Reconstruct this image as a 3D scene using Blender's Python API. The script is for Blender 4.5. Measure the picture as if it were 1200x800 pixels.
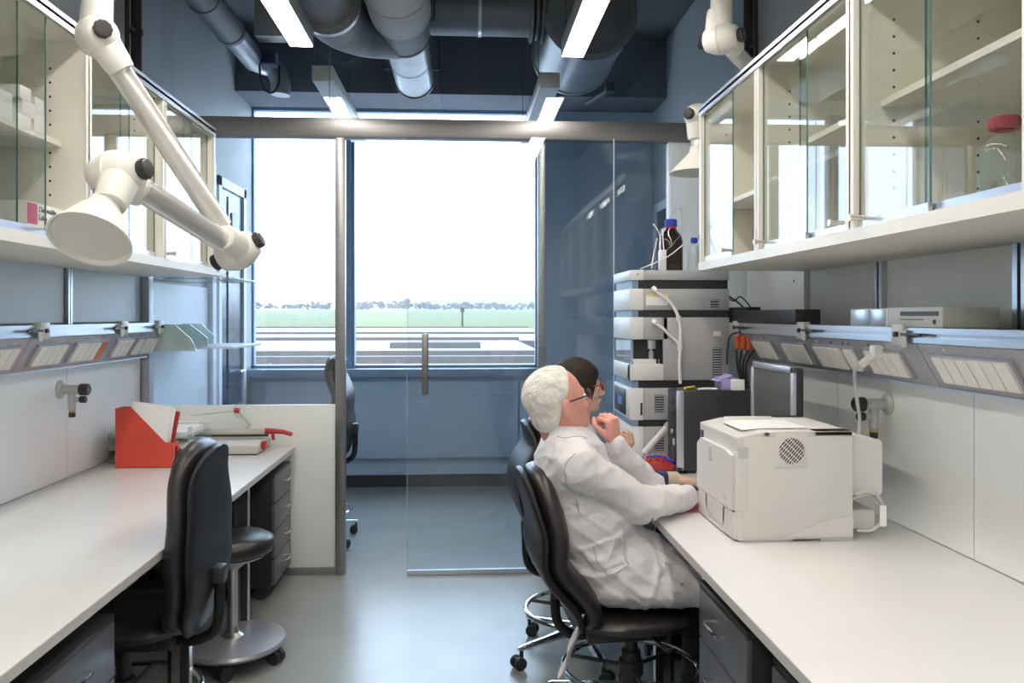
import bpy, bmesh, math, random
import numpy as np
from mathutils import Vector, Matrix, Quaternion
random.seed(7)
for o in list(bpy.data.objects): bpy.data.objects.remove(o)
S = bpy.context.scene
C = S.collection
PI = math.pi
R = math.radians

# ------------------------------------------------------------------ camera
cd = bpy.data.cameras.new('camera'); cam = bpy.data.objects.new('camera', cd); C.objects.link(cam)
cam.location = (0, 0, 1.5); cam.rotation_euler = (R(90), 0, R(-3.5))
cd.sensor_width = 36; cd.lens = 28.5; cd.shift_y = -0.025; cd.clip_end = 9000; cd.clip_start = .05
S.camera = cam
# ------------------------------------------------------------------ sky and exposure
w = bpy.data.worlds.new('sky'); S.world = w; w.use_nodes = True
wn = w.node_tree; bg = wn.nodes['Background']
tc = wn.nodes.new('ShaderNodeTexCoord'); sx = wn.nodes.new('ShaderNodeSeparateXYZ'); wr = wn.nodes.new('ShaderNodeValToRGB')
wn.links.new(tc.outputs['Generated'], sx.inputs[0]); wn.links.new(sx.outputs['Z'], wr.inputs[0]); wn.links.new(wr.outputs[0], bg.inputs[0])
wr.color_ramp.elements[0].position = 0.0; wr.color_ramp.elements[0].color = (.68, .82, 1, 1)
wr.color_ramp.elements[1].position = .6; wr.color_ramp.elements[1].color = (.60, .79, 1, 1)
SKY = 7.8; LAMP = 30.0
bg.inputs[1].default_value = SKY
S.view_settings.view_transform = 'Standard'; S.view_settings.look = 'None'
S.view_settings.gamma = 1; S.view_settings.use_curve_mapping = False
S.view_settings.exposure = 0.0

# ------------------------------------------------------------------ materials
def nd(nt, t, **k):
    n = nt.nodes.new(t)
    for a, b in k.items(): setattr(n, a, b)
    return n
def pm(name, col, rough=.5, metal=0., var=.05, scale=6., bump=0., bscale=60., coat=0., spec=.5, stretch=None, emit=None, sheen=0., trans=0.):
    m = bpy.data.materials.new(name); m.use_nodes = True; nt = m.node_tree
    p = nt.nodes['Principled BSDF']
    p.inputs['Roughness'].default_value = rough; p.inputs['Metallic'].default_value = metal
    p.inputs['Coat Weight'].default_value = coat; p.inputs['Specular IOR Level'].default_value = spec
    if sheen: p.inputs['Sheen Weight'].default_value = sheen
    if trans: p.inputs['Transmission Weight'].default_value = trans
    t = nd(nt, 'ShaderNodeTexCoord'); mp = nd(nt, 'ShaderNodeMapping')
    nt.links.new(t.outputs['Object'], mp.inputs[0])
    if stretch: mp.inputs['Scale'].default_value = stretch
    n = nd(nt, 'ShaderNodeTexNoise'); n.inputs['Scale'].default_value = scale; n.inputs['Detail'].default_value = 4
    nt.links.new(mp.outputs[0], n.inputs['Vector'])
    r = nd(nt, 'ShaderNodeValToRGB'); nt.links.new(n.outputs['Fac'], r.inputs[0])
    r.color_ramp.elements[0].position = .3; r.color_ramp.elements[1].position = .7
    r.color_ramp.elements[0].color = tuple(max(0, c*(1-var)) for c in col)+(1,)
    r.color_ramp.elements[1].color = tuple(min(1, c*(1+var)) for c in col)+(1,)
    nt.links.new(r.outputs[0], p.inputs['Base Color'])
    if bump:
        n2 = nd(nt, 'ShaderNodeTexNoise'); n2.inputs['Scale'].default_value = bscale; n2.inputs['Detail'].default_value = 3
        nt.links.new(mp.outputs[0], n2.inputs['Vector'])
        b = nd(nt, 'ShaderNodeBump'); b.inputs['Strength'].default_value = 1; b.inputs['Distance'].default_value = bump
        nt.links.new(n2.outputs['Fac'], b.inputs['Height']); nt.links.new(b.outputs[0], p.inputs['Normal'])
    if emit:
        p.inputs['Emission Color'].default_value = (*emit[0], 1); p.inputs['Emission Strength'].default_value = emit[1]
    return m
def glass(name, tint=(1, 1, 1), f0=.04, rough=0.0, body=0.0, bcol=(.6, .7, .7)):
    """thin architectural glass: clear, with Schlick reflection from both faces"""
    m = bpy.data.materials.new(name); m.use_nodes = True; nt = m.node_tree
    nt.nodes.remove(nt.nodes['Principled BSDF']); out = nt.nodes['Material Output']
    g = nd(nt, 'ShaderNodeNewGeometry'); d = nd(nt, 'ShaderNodeVectorMath', operation='DOT_PRODUCT')
    nt.links.new(g.outputs['Normal'], d.inputs[0]); nt.links.new(g.outputs['Incoming'], d.inputs[1])
    a = nd(nt, 'ShaderNodeMath', operation='ABSOLUTE'); nt.links.new(d.outputs['Value'], a.inputs[0])
    s = nd(nt, 'ShaderNodeMath', operation='SUBTRACT'); s.inputs[0].default_value = 1; nt.links.new(a.outputs[0], s.inputs[1])
    p = nd(nt, 'ShaderNodeMath', operation='POWER'); nt.links.new(s.outputs[0], p.inputs[0]); p.inputs[1].default_value = 5
    k = nd(nt, 'ShaderNodeMath', operation='MULTIPLY_ADD'); nt.links.new(p.outputs[0], k.inputs[0])
    k.inputs[1].default_value = 1-f0; k.inputs[2].default_value = f0
    t = nd(nt, 'ShaderNodeBsdfTransparent'); t.inputs[0].default_value = (*tint, 1)
    gl = nd(nt, 'ShaderNodeBsdfGlossy'); gl.inputs['Roughness'].default_value = rough
    mx = nd(nt, 'ShaderNodeMixShader'); nt.links.new(k.outputs[0], mx.inputs[0])
    if body:
        df = nd(nt, 'ShaderNodeBsdfDiffuse'); df.inputs[0].default_value = (*bcol, 1)
        m2 = nd(nt, 'ShaderNodeMixShader'); m2.inputs[0].default_value = body
        nt.links.new(t.outputs[0], m2.inputs[1]); nt.links.new(df.outputs[0], m2.inputs[2]); nt.links.new(m2.outputs[0], mx.inputs[1])
    else: nt.links.new(t.outputs[0], mx.inputs[1])
    nt.links.new(gl.outputs[0], mx.inputs[2]); nt.links.new(mx.outputs[0], out.inputs[0])
    return m
def emis(name, col, st):
    m = bpy.data.materials.new(name); m.use_nodes = True; nt = m.node_tree
    p = nt.nodes['Principled BSDF']; p.inputs['Base Color'].default_value = (.8, .8, .8, 1)
    p.inputs['Emission Color'].default_value = (*col, 1); p.inputs['Emission Strength'].default_value = st
    return m
M = dict(
 floor=pm('floor_rubber', (.30, .32, .315), .24, var=.06, scale=2.2, bump=.0006, bscale=9, spec=.6),
 wall=pm('wall_paint', (.43, .455, .475), .6, var=.03, scale=2, bump=.0003, bscale=80),
 wallfar=pm('far_wall_paint', (.40, .52, .64), .55, var=.03, scale=2),
 sill=pm('sill_paint', (.22, .32, .44), .45, var=.03, scale=3),
 ceil=pm('dark_concrete', (.10, .105, .11), .8, var=.2, scale=1.3, bump=.002, bscale=12),
 soffit=pm('soffit_concrete', (.105, .115, .14), .75, var=.15, scale=1.6, bump=.001, bscale=10),
 panelw=pm('white_panel', (.78, .80, .80), .35, var=.02, scale=3),
 panelg=pm('grey_panel', (.84, .84, .82), .4, var=.03, scale=3),
 panelb=pm('pale_blue_panel', (.74, .81, .88), .4, var=.02, scale=3),
 steel=pm('brushed_steel', (.30, .295, .30), .38, .85, var=.08, scale=3, stretch=(1, 1, 25)),
 alu=pm('aluminium', (.62, .66, .72), .3, .85, var=.04, scale=8, stretch=(12, 1, 12)),
 alud=pm('aluminium_panel', (.42, .43, .47), .42, .6, var=.05, scale=10, stretch=(3, 1, 3)),
 handle=pm('dark_satin_steel', (.30, .28, .26), .35, .9, var=.05),
 chrome=pm('chrome', (.8, .81, .83), .12, 1., var=.02),
 satin=pm('satin_nickel', (.62, .6, .56), .28, .95, var=.04),
 bench=pm('bench_laminate', (.76, .755, .75), .28, var=.015, scale=4, spec=.5),
 benche=pm('bench_edge', (.60, .59, .58), .45, var=.03),
 cream=pm('cream_laminate', (.78, .76, .70), .4, var=.02, scale=4),
 creamin=pm('cream_inside', (.84, .82, .73), .5, var=.03, scale=3),
 plast=pm('cream_plastic', (.80, .785, .73), .35, var=.02, scale=4),
 plastin=pm('cream_plastic_inner', (.70, .68, .62), .5, var=.02),
 tube=pm('arm_tube', (.72, .70, .68), .25, .55, var=.03),
 blackp=pm('black_plastic', (.018, .017, .018), .38, var=.15, scale=12, bump=.0003, bscale=200),
 blackl=pm('black_leather', (.022, .019, .020), .36, var=.2, scale=14, bump=.0006, bscale=90, spec=.6),
 blacks=pm('black_shell', (.014, .013, .015), .45, var=.1, spec=.35),
 darkcab=pm('dark_cabinet_side', (.025, .022, .024), .4, var=.1),
 greycab=pm('grey_drawer_metal', (.145, .15, .175), .35, .25, var=.05),
 dark=pm('dark_metal', (.05, .05, .055), .45, .4, var=.1),
 rubber=pm('rubber', (.03, .03, .032), .6, var=.1),
 printer=pm('printer_white', (.68, .67, .645), .42, var=.015, scale=5, bump=.0001, bscale=400),
 printer2=pm('printer_grey', (.55, .545, .53), .45, var=.02),
 inst=pm('instrument_white', (.74, .745, .75), .35, var=.02),
 instg=pm('instrument_grey', (.42, .425, .44), .45, .1, var=.03),
 instd=pm('instrument_black', (.03, .03, .033), .4, var=.1),
 silver=pm('silver_plastic', (.55, .55, .6), .3, .6, var=.03),
 red=pm('red_card', (.62, .065, .04), .45, var=.06, scale=9),
 redp=pm('red_plastic', (.42, .03, .03), .35, var=.08),
 pink=pm('pink_paper', (.95, .30, .36), .6, var=.05),
 blue=pm('blue_cap', (.02, .05, .45), .35, var=.06),
 orange=pm('orange_plug', (.62, .12, .03), .4, var=.08),
 purple=pm('lilac_card', (.36, .32, .62), .6, var=.1, scale=20),
 paper=pm('paper', (.84, .84, .84), .7, var=.02, scale=10),
 beige=pm('beige_metal', (.56, .545, .50), .4, .1, var=.03),
 valve=pm('valve_grey', (.50, .50, .49), .35, .2, var=.03),
 brass=pm('brass', (.55, .40, .16), .3, .9, var=.05),
 duct=pm('galvanised_duct', (.50, .53, .57), .3, .85, var=.15, scale=5, bump=.0008, bscale=14),
 ductd=pm('dark_duct', (.16, .165, .175), .5, .35, var=.15, scale=6, bump=.001, bscale=20),
 insul=pm('duct_insulation', (.42, .43, .44), .6, .05, var=.06, scale=4, bump=.001, bscale=16),
 lampbox=pm('lamp_housing', (.20, .20, .205), .5, .3, var=.05),
 diff=emis('lamp_diffuser_lit', (1.0, .93, .84), LAMP),
 diffoff=pm('lamp_diffuser_unlit', (.82, .85, .88), .5, var=.01),
 gpart=glass('partition_glass', (.95, .975, .99), .05),
 gcab=glass('cabinet_glass', (.97, .985, .97), .075),
 gwin=glass('window_glass', (.98, .99, 1), .03),
 gedge=pm('glass_edge', (.10, .22, .20), .2, var=.05),
 gsheet=glass('clear_acrylic', (.94, .97, .96), .06, body=.12, bcol=(.75, .85, .82)),
 gplate=glass('green_glass_plate', (.86, .93, .90), .06, body=.5, bcol=(.75, .85, .82)),
 gbottle=glass('bottle_glass', (.93, .96, .95), .08, body=.06, bcol=(.8, .85, .82)),
 liquid=pm('amber_glass', (.018, .008, .006), .12, var=.1, spec=.8),
 screen=pm('screen_dark', (.10, .10, .095), .25, var=.2, scale=3, stretch=(1, .3, 4)),
 display=pm('instrument_display', (.10, .14, .2), .2, var=.05, emit=((.15, .2, 1), .25)),
 door=pm('dark_door_glass', (.035, .06, .11), .2, var=.1),
 skin=None, skinw=None, coat=None, hairw=None, haird=None, navy=None, trouser=None,
 field=pm('field_grass', (.150, .150, .085), 1., spec=0., var=.12, scale=.004, stretch=(.4, 1, 1)),
 roof=pm('white_roof_sheet', (.27, .25, .235), 1., spec=0., var=.06, scale=.3),
 roofd=pm('roof_edge', (.115, .098, .09), 1., spec=0., var=.1, scale=.5),
 tree=pm('distant_tree', (.07, .058, .05), 1., spec=0., var=.3, scale=.05),
 hill=pm('distant_hill', (.05, .055, .055), .9, var=.3, scale=.002),
)
def clothmat(name, col, bump=.0025):
    m = pm(name, col, .75, var=.02, scale=7, bump=.0002, bscale=600, sheen=.15)
    nt = m.node_tree; p = nt.nodes['Principled BSDF']
    n = nd(nt, 'ShaderNodeTexNoise'); n.inputs['Scale'].default_value = 11; n.inputs['Detail'].default_value = 5; n.inputs['Distortion'].default_value = 1.2
    t = nd(nt, 'ShaderNodeTexCoord'); nt.links.new(t.outputs['Object'], n.inputs['Vector'])
    b = nd(nt, 'ShaderNodeBump'); b.inputs['Distance'].default_value = bump; b.inputs['Strength'].default_value = 1
    nt.links.new(n.outputs['Fac'], b.inputs['Height'])
    ob = [x for x in nt.nodes if x.type == 'BUMP' and x != b][0]
    nt.links.new(b.outputs[0], ob.inputs['Normal'])
    return m
M['coat'] = clothmat('lab_coat_cotton', (.70, .69, .725), .007)
M['seam'] = clothmat('coat_seam', (.42, .41, .45), .001)
M['skin'] = pm('skin_ruddy', (.74, .36, .29), .5, var=.14, scale=16, bump=.0006, bscale=120)
M['skinw'] = pm('skin_fair', (.68, .43, .32), .5, var=.10, scale=16, bump=.0004, bscale=120)
M['hairw'] = pm('white_hair', (.80, .77, .72), .6, var=.25, scale=70, bump=.006, bscale=260, stretch=(.3, 1, .45), sheen=.3)
M['haird'] = pm('dark_brown_hair', (.022, .015, .011), .55, spec=.25, var=.4, scale=60, bump=.003, bscale=200, stretch=(1, 1, .25))
M['navy'] = clothmat('navy_knit', (.02, .02, .085), .001)
M['trouser'] = clothmat('dark_trousers', (.03, .03, .04), .004)
M['band'] = clothmat('beige_cuff', (.55, .45, .33), .001)

# ------------------------------------------------------------------ building helpers
def wloc(o):
    v = Vector((0, 0, 0))
    while o is not None: v += o.location; o = o.parent
    return v
def tag(o, label=None, cat=None, group=None, kind=None):
    if label: o['label'] = label
    if cat: o['category'] = cat
    if group: o['group'] = group
    if kind: o['kind'] = kind
    return o
def thing(name, label, cat, loc=(0, 0, 0), group=None):
    o = bpy.data.objects.new(name, None); C.objects.link(o); o.location = loc; o.empty_display_size = .05
    return tag(o, label, cat, group)
def addbox(bm, lo, hi, bev=0, seg=2, rot=None, piv=None, taper=None):
    b2 = bmesh.new(); bmesh.ops.create_cube(b2, size=1)
    c = [(lo[i]+hi[i])/2 for i in range(3)]; d = [abs(hi[i]-lo[i]) for i in range(3)]
    for v in b2.verts: v.co = Vector([c[i]+v.co[i]*d[i] for i in range(3)])
    if bev: bmesh.ops.bevel(b2, geom=list(b2.edges), offset=min(bev, min(d)*.45), segments=seg, affect='EDGES', profile=.5)
    if rot: bmesh.ops.rotate(b2, verts=b2.verts, cent=Vector(piv or c), matrix=rot)
    merge(bm, b2)
def merge(bm, b2):
    me = bpy.data.meshes.new('tmp'); b2.to_mesh(me); b2.free(); bm.from_mesh(me); bpy.data.meshes.remove(me)
def frame(d):
    d = Vector(d).normalized(); up = Vector((0, 0, 1)) if abs(d.z) < .95 else Vector((1, 0, 0))
    u = up.cross(d).normalized(); return u, d.cross(u)
def ring(c, u, v, r, n, ru=None):
    return [Vector(c)+u*(math.cos(2*PI*i/n)*r)+v*(math.sin(2*PI*i/n)*(ru or r)) for i in range(n)]
def skinrings(bm, rings, cap=True, closed=False):
    vs = [[bm.verts.new(p) for p in r] for r in rings]; n = len(vs[0]); m = len(vs)
    for j in range(m if closed else m-1):
        a, b = vs[j], vs[(j+1) % m]
        for i in range(n): bm.faces.new((a[i], a[(i+1) % n], b[(i+1) % n], b[i]))
    if cap and not closed: bm.faces.new(vs[0][::-1]); bm.faces.new(vs[-1])
def addcyl(bm, p0, p1, r0, r1=None, n=20, cap=True):
    r1 = r0 if r1 is None else r1; p0 = Vector(p0); p1 = Vector(p1); u, v = frame(p1-p0)
    skinrings(bm, [ring(p0, u, v, r0, n), ring(p1, u, v, r1, n)], cap)
def addtube(bm, pts, r, n=10, smooth=0, closed=False):
    pts = [Vector(p) for p in pts]
    if smooth: pts = spline(pts, smooth, closed)
    m = len(pts); u = None; rs = []
    for i in range(m):
        if closed: d = pts[(i+1) % m]-pts[i-1]
        else: d = pts[min(i+1, m-1)]-pts[max(i-1, 0)]
        d.normalize()
        if u is None: u, v = frame(d)
        else:
            u = (u-d*u.dot(d)).normalized(); v = d.cross(u)
        rr = r[i] if isinstance(r, (list, tuple)) else r
        rs.append(ring(pts[i], u, v, rr, n))
    skinrings(bm, rs, True, closed)
def spline(p, k=6, closed=False):
    out = []; m = len(p)
    for i in range(m if closed else m-1):
        if closed: a, b, c, d = p[i-1], p[i], p[(i+1) % m], p[(i+2) % m]
        else: a, b, c, d = p[max(i-1, 0)], p[i], p[i+1], p[min(i+2, m-1)]
        for j in range(k):
            t = j/k; out.append(.5*((2*b)+(c-a)*t+(2*a-5*b+4*c-d)*t*t+(3*b-a-3*c+d)*t**3))
    if not closed: out.append(p[-1])
    return out
def addlathe(bm, prof, c=(0, 0, 0), axis=(0, 0, 1), n=28):
    """prof: list of (radius, height along axis)"""
    c = Vector(c); ax = Vector(axis).normalized(); u, v = frame(ax)
    rs = [ring(c+ax*h, u, v, max(r, .0004), n) for r, h in prof]
    skinrings(bm, rs, True)
def addprism(bm, poly, lo, hi, axis=1):
    """poly: 2D points in the two other axes (in order), extruded along axis lo..hi"""
    def P(q, h):
        if axis == 0: return Vector((h, q[0], q[1]))
        if axis == 1: return Vector((q[0], h, q[1]))
        return Vector((q[0], q[1], h))
    skinrings(bm, [[P(q, lo) for q in poly], [P(q, hi) for q in poly]])
def addloft(bm, secs, n=28, ex=2.6):
    """secs: (center, uvec, vvec, hu, hv)"""
    rs = []
    for c, u, v, hu, hv in secs:
        c = Vector(c); u = Vector(u); v = Vector(v); r = []
        for i in range(n):
            a = 2*PI*i/n; ca, sa = math.cos(a), math.sin(a)
            r.append(c+u*(hu*math.copysign(abs(ca)**(2/ex), ca))+v*(hv*math.copysign(abs(sa)**(2/ex), sa)))
        rs.append(r)
    skinrings(bm, rs)
def obj(name, bm, mat, parent=None, smooth=35, bev=0):
    bmesh.ops.recalc_face_normals(bm, faces=bm.faces)
    me = bpy.data.meshes.new(name); bm.to_mesh(me); bm.free()
    o = bpy.data.objects.new(name, me); C.objects.link(o)
    if parent is not None:
        off = wloc(parent); me.transform(Matrix.Translation(-off)); o.parent = parent
    me.materials.append(M[mat] if isinstance(mat, str) else mat)
    if smooth:
        me.shade_smooth(); me.set_sharp_from_angle(angle=R(smooth))
    return o
def part(name, mat, parent, *shapes, smooth=35, label=None):
    bm = bmesh.new()
    for s in shapes:
        k = s[0]; a = s[1:]
        kw = a[-1] if isinstance(a[-1], dict) else {}
        a = a[:-1] if kw else a
        {'b': addbox, 'c': addcyl, 't': addtube, 'l': addlathe, 'p': addprism, 'f': addloft}[k](bm, *a, **kw)
    o = obj(name, bm, mat, parent, smooth)
    if label: o['label'] = label
    return o
def struct(name, mat, *shapes, parent=None):
    o = part(name, mat, parent, *shapes)
    if parent is None: o['kind'] = 'structure'
    return o
def recenter(o):
    """put a single-mesh thing's origin at its base"""
    me = o.data; vs = [v.co for v in me.vertices]
    c = Vector(((min(v.x for v in vs)+max(v.x for v in vs))/2, (min(v.y for v in vs)+max(v.y for v in vs))/2, min(v.z for v in vs)))
    me.transform(Matrix.Translation(-c)); o.location = c
    return o
def solo(name, mat, label, cat, *shapes, group=None):
    return tag(recenter(part(name, mat, None, *shapes)), label, cat, group)
def copytree(o, parent=None):
    c = o.copy(); C.objects.link(c)
    c.parent = parent
    if parent is not None: c.matrix_parent_inverse = Matrix()
    for ch in [x for x in o.children]: copytree(ch, c)
    return c

# ================================================================== SETTING
XL, XR, YP, YF, ZC = -1.84, 1.71, 4.77, 7.2, 3.82
struct('floor', 'floor', ('b', (XL-.1, -2.6, -.06), (XR+.1, YF+.1, 0)))
struct('ceiling', 'ceil', ('b', (XL-.1, -2.6, ZC), (XR+.1, YF+.1, ZC+.1)))
struct('wall_left', 'wall', ('b', (XL-.1, -2.6, 0), (XL, YF+.1, ZC)))
struct('wall_right', 'wall', ('b', (XR, -2.6, 0), (XR+.1, YF+.1, ZC)))
struct('wall_back', 'wall', ('b', (XL, -2.6, 0), (XR, -2.5, ZC)))
WX = .68
struct('wall_far', 'wallfar', ('b', (XL, YF, 0), (XR, YF+.1, 1.0)), ('b', (WX, YF, 1.0), (XR, YF+.1, ZC)), ('b', (XL, YF, 3.34), (WX, YF+.1, ZC)))
struct('trim_1', 'soffit', ('b', (XL, 6.7, 3.325), (XR, YF, ZC)))               # concrete downstand over the window
struct('trim_2', 'sill', ('b', (XL, YF-.16, .97), (WX+.02, YF+.1, 1.04), .005), ('b', (XL, YF-.1, .93), (WX+.3, YF, .972)))
# parapet casing below the window: upper cover and recessed base
struct('trim_3', 'wallfar', ('b', (-1.7, YF-.09, .26), (.49, YF-.01, .80), .004), ('b', (-1.7, YF-.075, .80), (.49, YF-.01, .93)), ('b', (.50, YF-.06, .26), (XR, YF-.01, .93), .004))
struct('baseboard_far', 'dark', ('b', (XL, YF-.03, 0), (XR, YF-.001, .10)))
struct('baseboard_left', 'steel', ('b', (XL, 4.85, 0), (XL+.012, YF-.03, .06)))
# window
wf = tag(bpy.data.objects.new('window_1', None), kind='structure'); C.objects.link(wf); wf.location = ((XL+WX)/2, YF, 1.04)
part('window_frame', 'sill', wf, ('b', (XL, YF+.02, 1.04), (XL+.018, YF+.09, 3.34)), ('b', (WX-.03, YF+.02, 1.04), (WX, YF+.09, 3.34)),
     ('b', (XL, YF+.02, 3.30), (WX, YF+.09, 3.34)), ('b', (XL, YF+.02, 1.04), (WX, YF+.09, 1.065)))
part('mullion', 'sill', wf, ('b', (-1.035, YF-.02, 1.04), (-.945, YF+.09, 3.34), .004), ('b', (-1.005, YF-.05, 1.04), (-.975, YF-.02, 3.34)))
part('pane', 'gwin', wf, ('b', (XL+.018, YF+.05, 1.065), (-1.035, YF+.056, 3.3)), smooth=0)
part('pane', 'gwin', wf, ('b', (-.945, YF+.05, 1.065), (WX-.03, YF+.056, 3.3)), smooth=0)
# doors in the side walls of the far room
def walldoor(name, x, s, y0, y1, ztop):
    d = tag(bpy.data.objects.new(name, None), kind='structure'); C.objects.link(d); d.location = (x, (y0+y1)/2, 0)
    f = .07
    part('door_frame', 'panelb', d, ('b', (x, y0-f, 0), (x+s*.03, y0, ztop+f)), ('b', (x, y1, 0), (x+s*.03, y1+f, ztop+f)), ('b', (x, y0-f, ztop), (x+s*.03, y1+f, ztop+f)))
    part('door_leaf', 'door', d, ('b', (x, y0, 0), (x+s*.012, y1, ztop)), ('b', (x, y0+.2, .1), (x+s*.02, y0+.24, ztop-.05)))
    part('sign', 'paper', d, ('b', (x+s*.02, y0+.3, ztop-.28), (x+s*.024, y0+.48, ztop-.16)))
    part('door_handle', 'chrome', d, ('t', [(x+s*.012, y1-.08, 1.05), (x+s*.05, y1-.08, 1.05), (x+s*.05, y1-.2, 1.05)], .01))
walldoor('door_2', XL, 1, 6.24, 6.86, 2.48)
walldoor('door_3', XR, -1, 6.35, 7.0, 2.40)

# glass partition -------------------------------------------------------------
g = tag(bpy.data.objects.new('wall_partition', None), kind='structure'); C.objects.link(g); g.location = (0, YP, 0)
part('top_rail', 'steel', g, ('b', (XL, YP-.03, 2.535), (XR, YP+.05, 2.645), .002))
part('post', 'steel', g, ('b', (-.735, YP-.025, 0), (-.68, YP+.035, 2.535), .002))
part('post', 'steel', g, ('b', (.445, YP, 0), (.49, YP+.045, 2.535), .002))
part('bottom_rail', 'steel', g, ('b', (XL, YP-.02, 0), (-.735, YP+.03, .045), .002))
part('bottom_rail', 'steel', g, ('b', (.49, YP+.005, 0), (1.23, YP+.04, .03), .002))
part('solid_panel', 'panelw', g, ('b', (XL, YP-.012, .045), (-.735, YP+.02, .985), .002), label='white opaque lower panel')
part('pane', 'gpart', g, ('b', (XL, YP, .985), (-.735, YP+.01, 2.535)), smooth=0)
part('pane', 'gpart', g, ('b', (.49, YP+.012, .03), (1.225, YP+.022, 2.535)), smooth=0)
for a, b in ((XL, -.775), (-.771, .50), (.504, XR)):
    part('pane', 'gpart', g, ('b', (a, YP, 2.645), (b, YP+.01, ZC)), smooth=0, label='clear pane above the steel rail')
part('post', 'panelb', g, ('b', (1.225, YP-.01, 0), (1.30, YP+.05, 2.535), .003), ('b', (1.235, YP-.014, 0), (1.25, YP-.01, 2.535)))
part('end_panel', 'panelb', g, ('b', (1.30, YP-.005, 0), (XR, YP+.035, 2.535)), label='pale blue solid end panel')
part('post', 'alud', g, ('b', (XL, YP-.04, 0), (XL+.06, YP+.03, 2.535), .003))
part('wall_panel', 'panelb', g, ('b', (XL+.001, 4.86, .1), (XL+.02, 5.93, 1.70))); part('post', 'panelb', g, ('b', (XL+.001, 5.95, 0), (XL+.05, 6.03, 2.6)))
part('seal', 'gedge', g, ('b', (-.7745, YP-.001, 2.645), (-.7705, YP+.011, ZC)))
# sliding glass door
d = tag(bpy.data.objects.new('door_1', None), kind='structure'); C.objects.link(d); d.location = (0, YP-.05, 0)
part('pane', 'gpart', d, ('b', (-.318, YP-.06, .012), (.885, YP-.05, 2.54)), smooth=0)
part('pane_edge', 'panelb', d, ('b', (.885, YP-.0605, .012), (.889, YP-.0495, 2.54)))
part('pane_edge', 'gplate', d, ('b', (-.320, YP-.0605, .012), (-.318, YP-.0495, 2.54)))
part('bottom_shoe', 'alu', d, ('b', (-.32, YP-.065, .004), (.889, YP-.045, .03)))
for yy in (-.095, -.02):
    part('door_handle', 'handle', d, ('b', (-.232, YP+yy-.013, 1.045), (-.198, YP+yy+.006, 1.40), .006), ('c', (-.215, YP+yy, 1.08), (-.215, YP-.055, 1.08), .006), ('c', (-.215, YP+yy, 1.36), (-.215, YP-.055, 1.36), .006))

# ================================================================== CEILING SERVICES
# linear pendant lamps: lit row in the near room, unlit row beyond the glass
def pendant(x, y0, y1, z, lit, label):
    t = thing('pendant_lamp', label, 'ceiling lamp', (x, (y0+y1)/2, z), 'linear pendant lamps')
    part('housing', 'lampbox' if lit else 'beige', t, ('b', (x-.062, y0, z+.004), (x+.062, y1, z+.095), .003))
    part('diffuser', 'diff' if lit else 'diffoff', t, ('b', (x-.056, y0+.004, z), (x+.056, y1-.004, z+.0039)), smooth=0)
    for yy in (y0+.15, y1-.15):
        part('suspension_wire', 'dark', t, ('c', (x-.055, yy, z+.095), (x-.055, yy, ZC), .0025, {'n': 6}))
pendant(-.835, 1.2, 4.28, 2.9, 1, 'lit linear pendant lamp hanging over the left bench side')
pendant(.595, 1.2, 4.36, 2.9, 1, 'lit linear pendant lamp hanging over the seated people')
pendant(-.835, -2.2, 1.0, 2.9, 1, 'lit linear pendant lamp behind the viewpoint on the left')
pendant(.595, -2.2, 1.0, 2.9, 1, 'lit linear pendant lamp behind the viewpoint on the right')
pendant(-.835, 4.90, 6.6, 2.9, 0, 'unlit pale linear lamp beyond the partition, left one')
pendant(.535, 4.95, 6.6, 2.9, 0, 'unlit pale linear lamp beyond the partition, under the wide duct')

def bands(x, z, r, ys, th=.012):
    return [('c', (x, y-th, z), (x, y+th, z), r+.006, {'n': 32}) for y in ys]
# middle duct, insulated then bare
t = thing('ventilation_duct', 'middle round duct, grey wrap turning to bare bright metal near the window', 'duct', (-.37, 4, 3.13))
part('insulated_section', 'insul', t, ('c', (-.37, -1, 3.32), (-.37, 4.85, 3.32), .185, {'n': 40}), *bands(-.37, 3.32, .183, [1.2, 2.4, 3.6, 4.5]))
part('collar', 'ductd', t, ('c', (-.37, 4.85, 3.32), (-.37, 5.25, 3.32), .165, {'n': 40}), *bands(-.37, 3.32, .165, [4.9, 5.22]))
part('bare_section', 'duct', t, ('c', (-.37, 5.25, 3.32), (-.37, 6.28, 3.32), .145, {'n': 40}), *bands(-.37, 3.32, .142, [5.75], .005), label='shiny bare metal end')
part('end_ring', 'instd', t, ('c', (-.37, 6.26, 3.32), (-.37, 6.3, 3.32), .153, {'n': 40}), ('c', (-.37, 5.25, 3.32), (-.37, 5.28, 3.32), .152, {'n': 40}))
for yy in (4.95, 5.95):
    part('bracket', 'dark', t, ('c', (-.37-.2, yy, 3.3), (-.37+.2, yy, 3.3), .008, {'n': 8}), ('c', (-.57, yy, 3.3), (-.57, yy, ZC), .005, {'n': 6}), ('c', (-.17, yy, 3.3), (-.17, yy, ZC), .005, {'n': 6}))
# left duct with bend into the middle one
t = thing('ventilation_duct', 'dark grey spiral duct beside the left lamp bending toward the middle duct', 'duct', (-.76, 3, 3.05))
part('straight_section', 'ductd', t, ('c', (-.74, -1, 3.22), (-.74, 4.55, 3.22), .135, {'n': 36}))
part('bend', 'ductd', t, ('t', [(-.74, 4.5, 3.22), (-.74, 4.75, 3.24), (-.68, 4.95, 3.26), (-.58, 5.1, 3.28), (-.42, 5.25, 3.32)], .165, {'n': 32, 'smooth': 6}))
part('flange', 'duct', t, ('c', (-.74, 4.5, 3.22), (-.74, 4.54, 3.22), .178, {'n': 36}))
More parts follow.
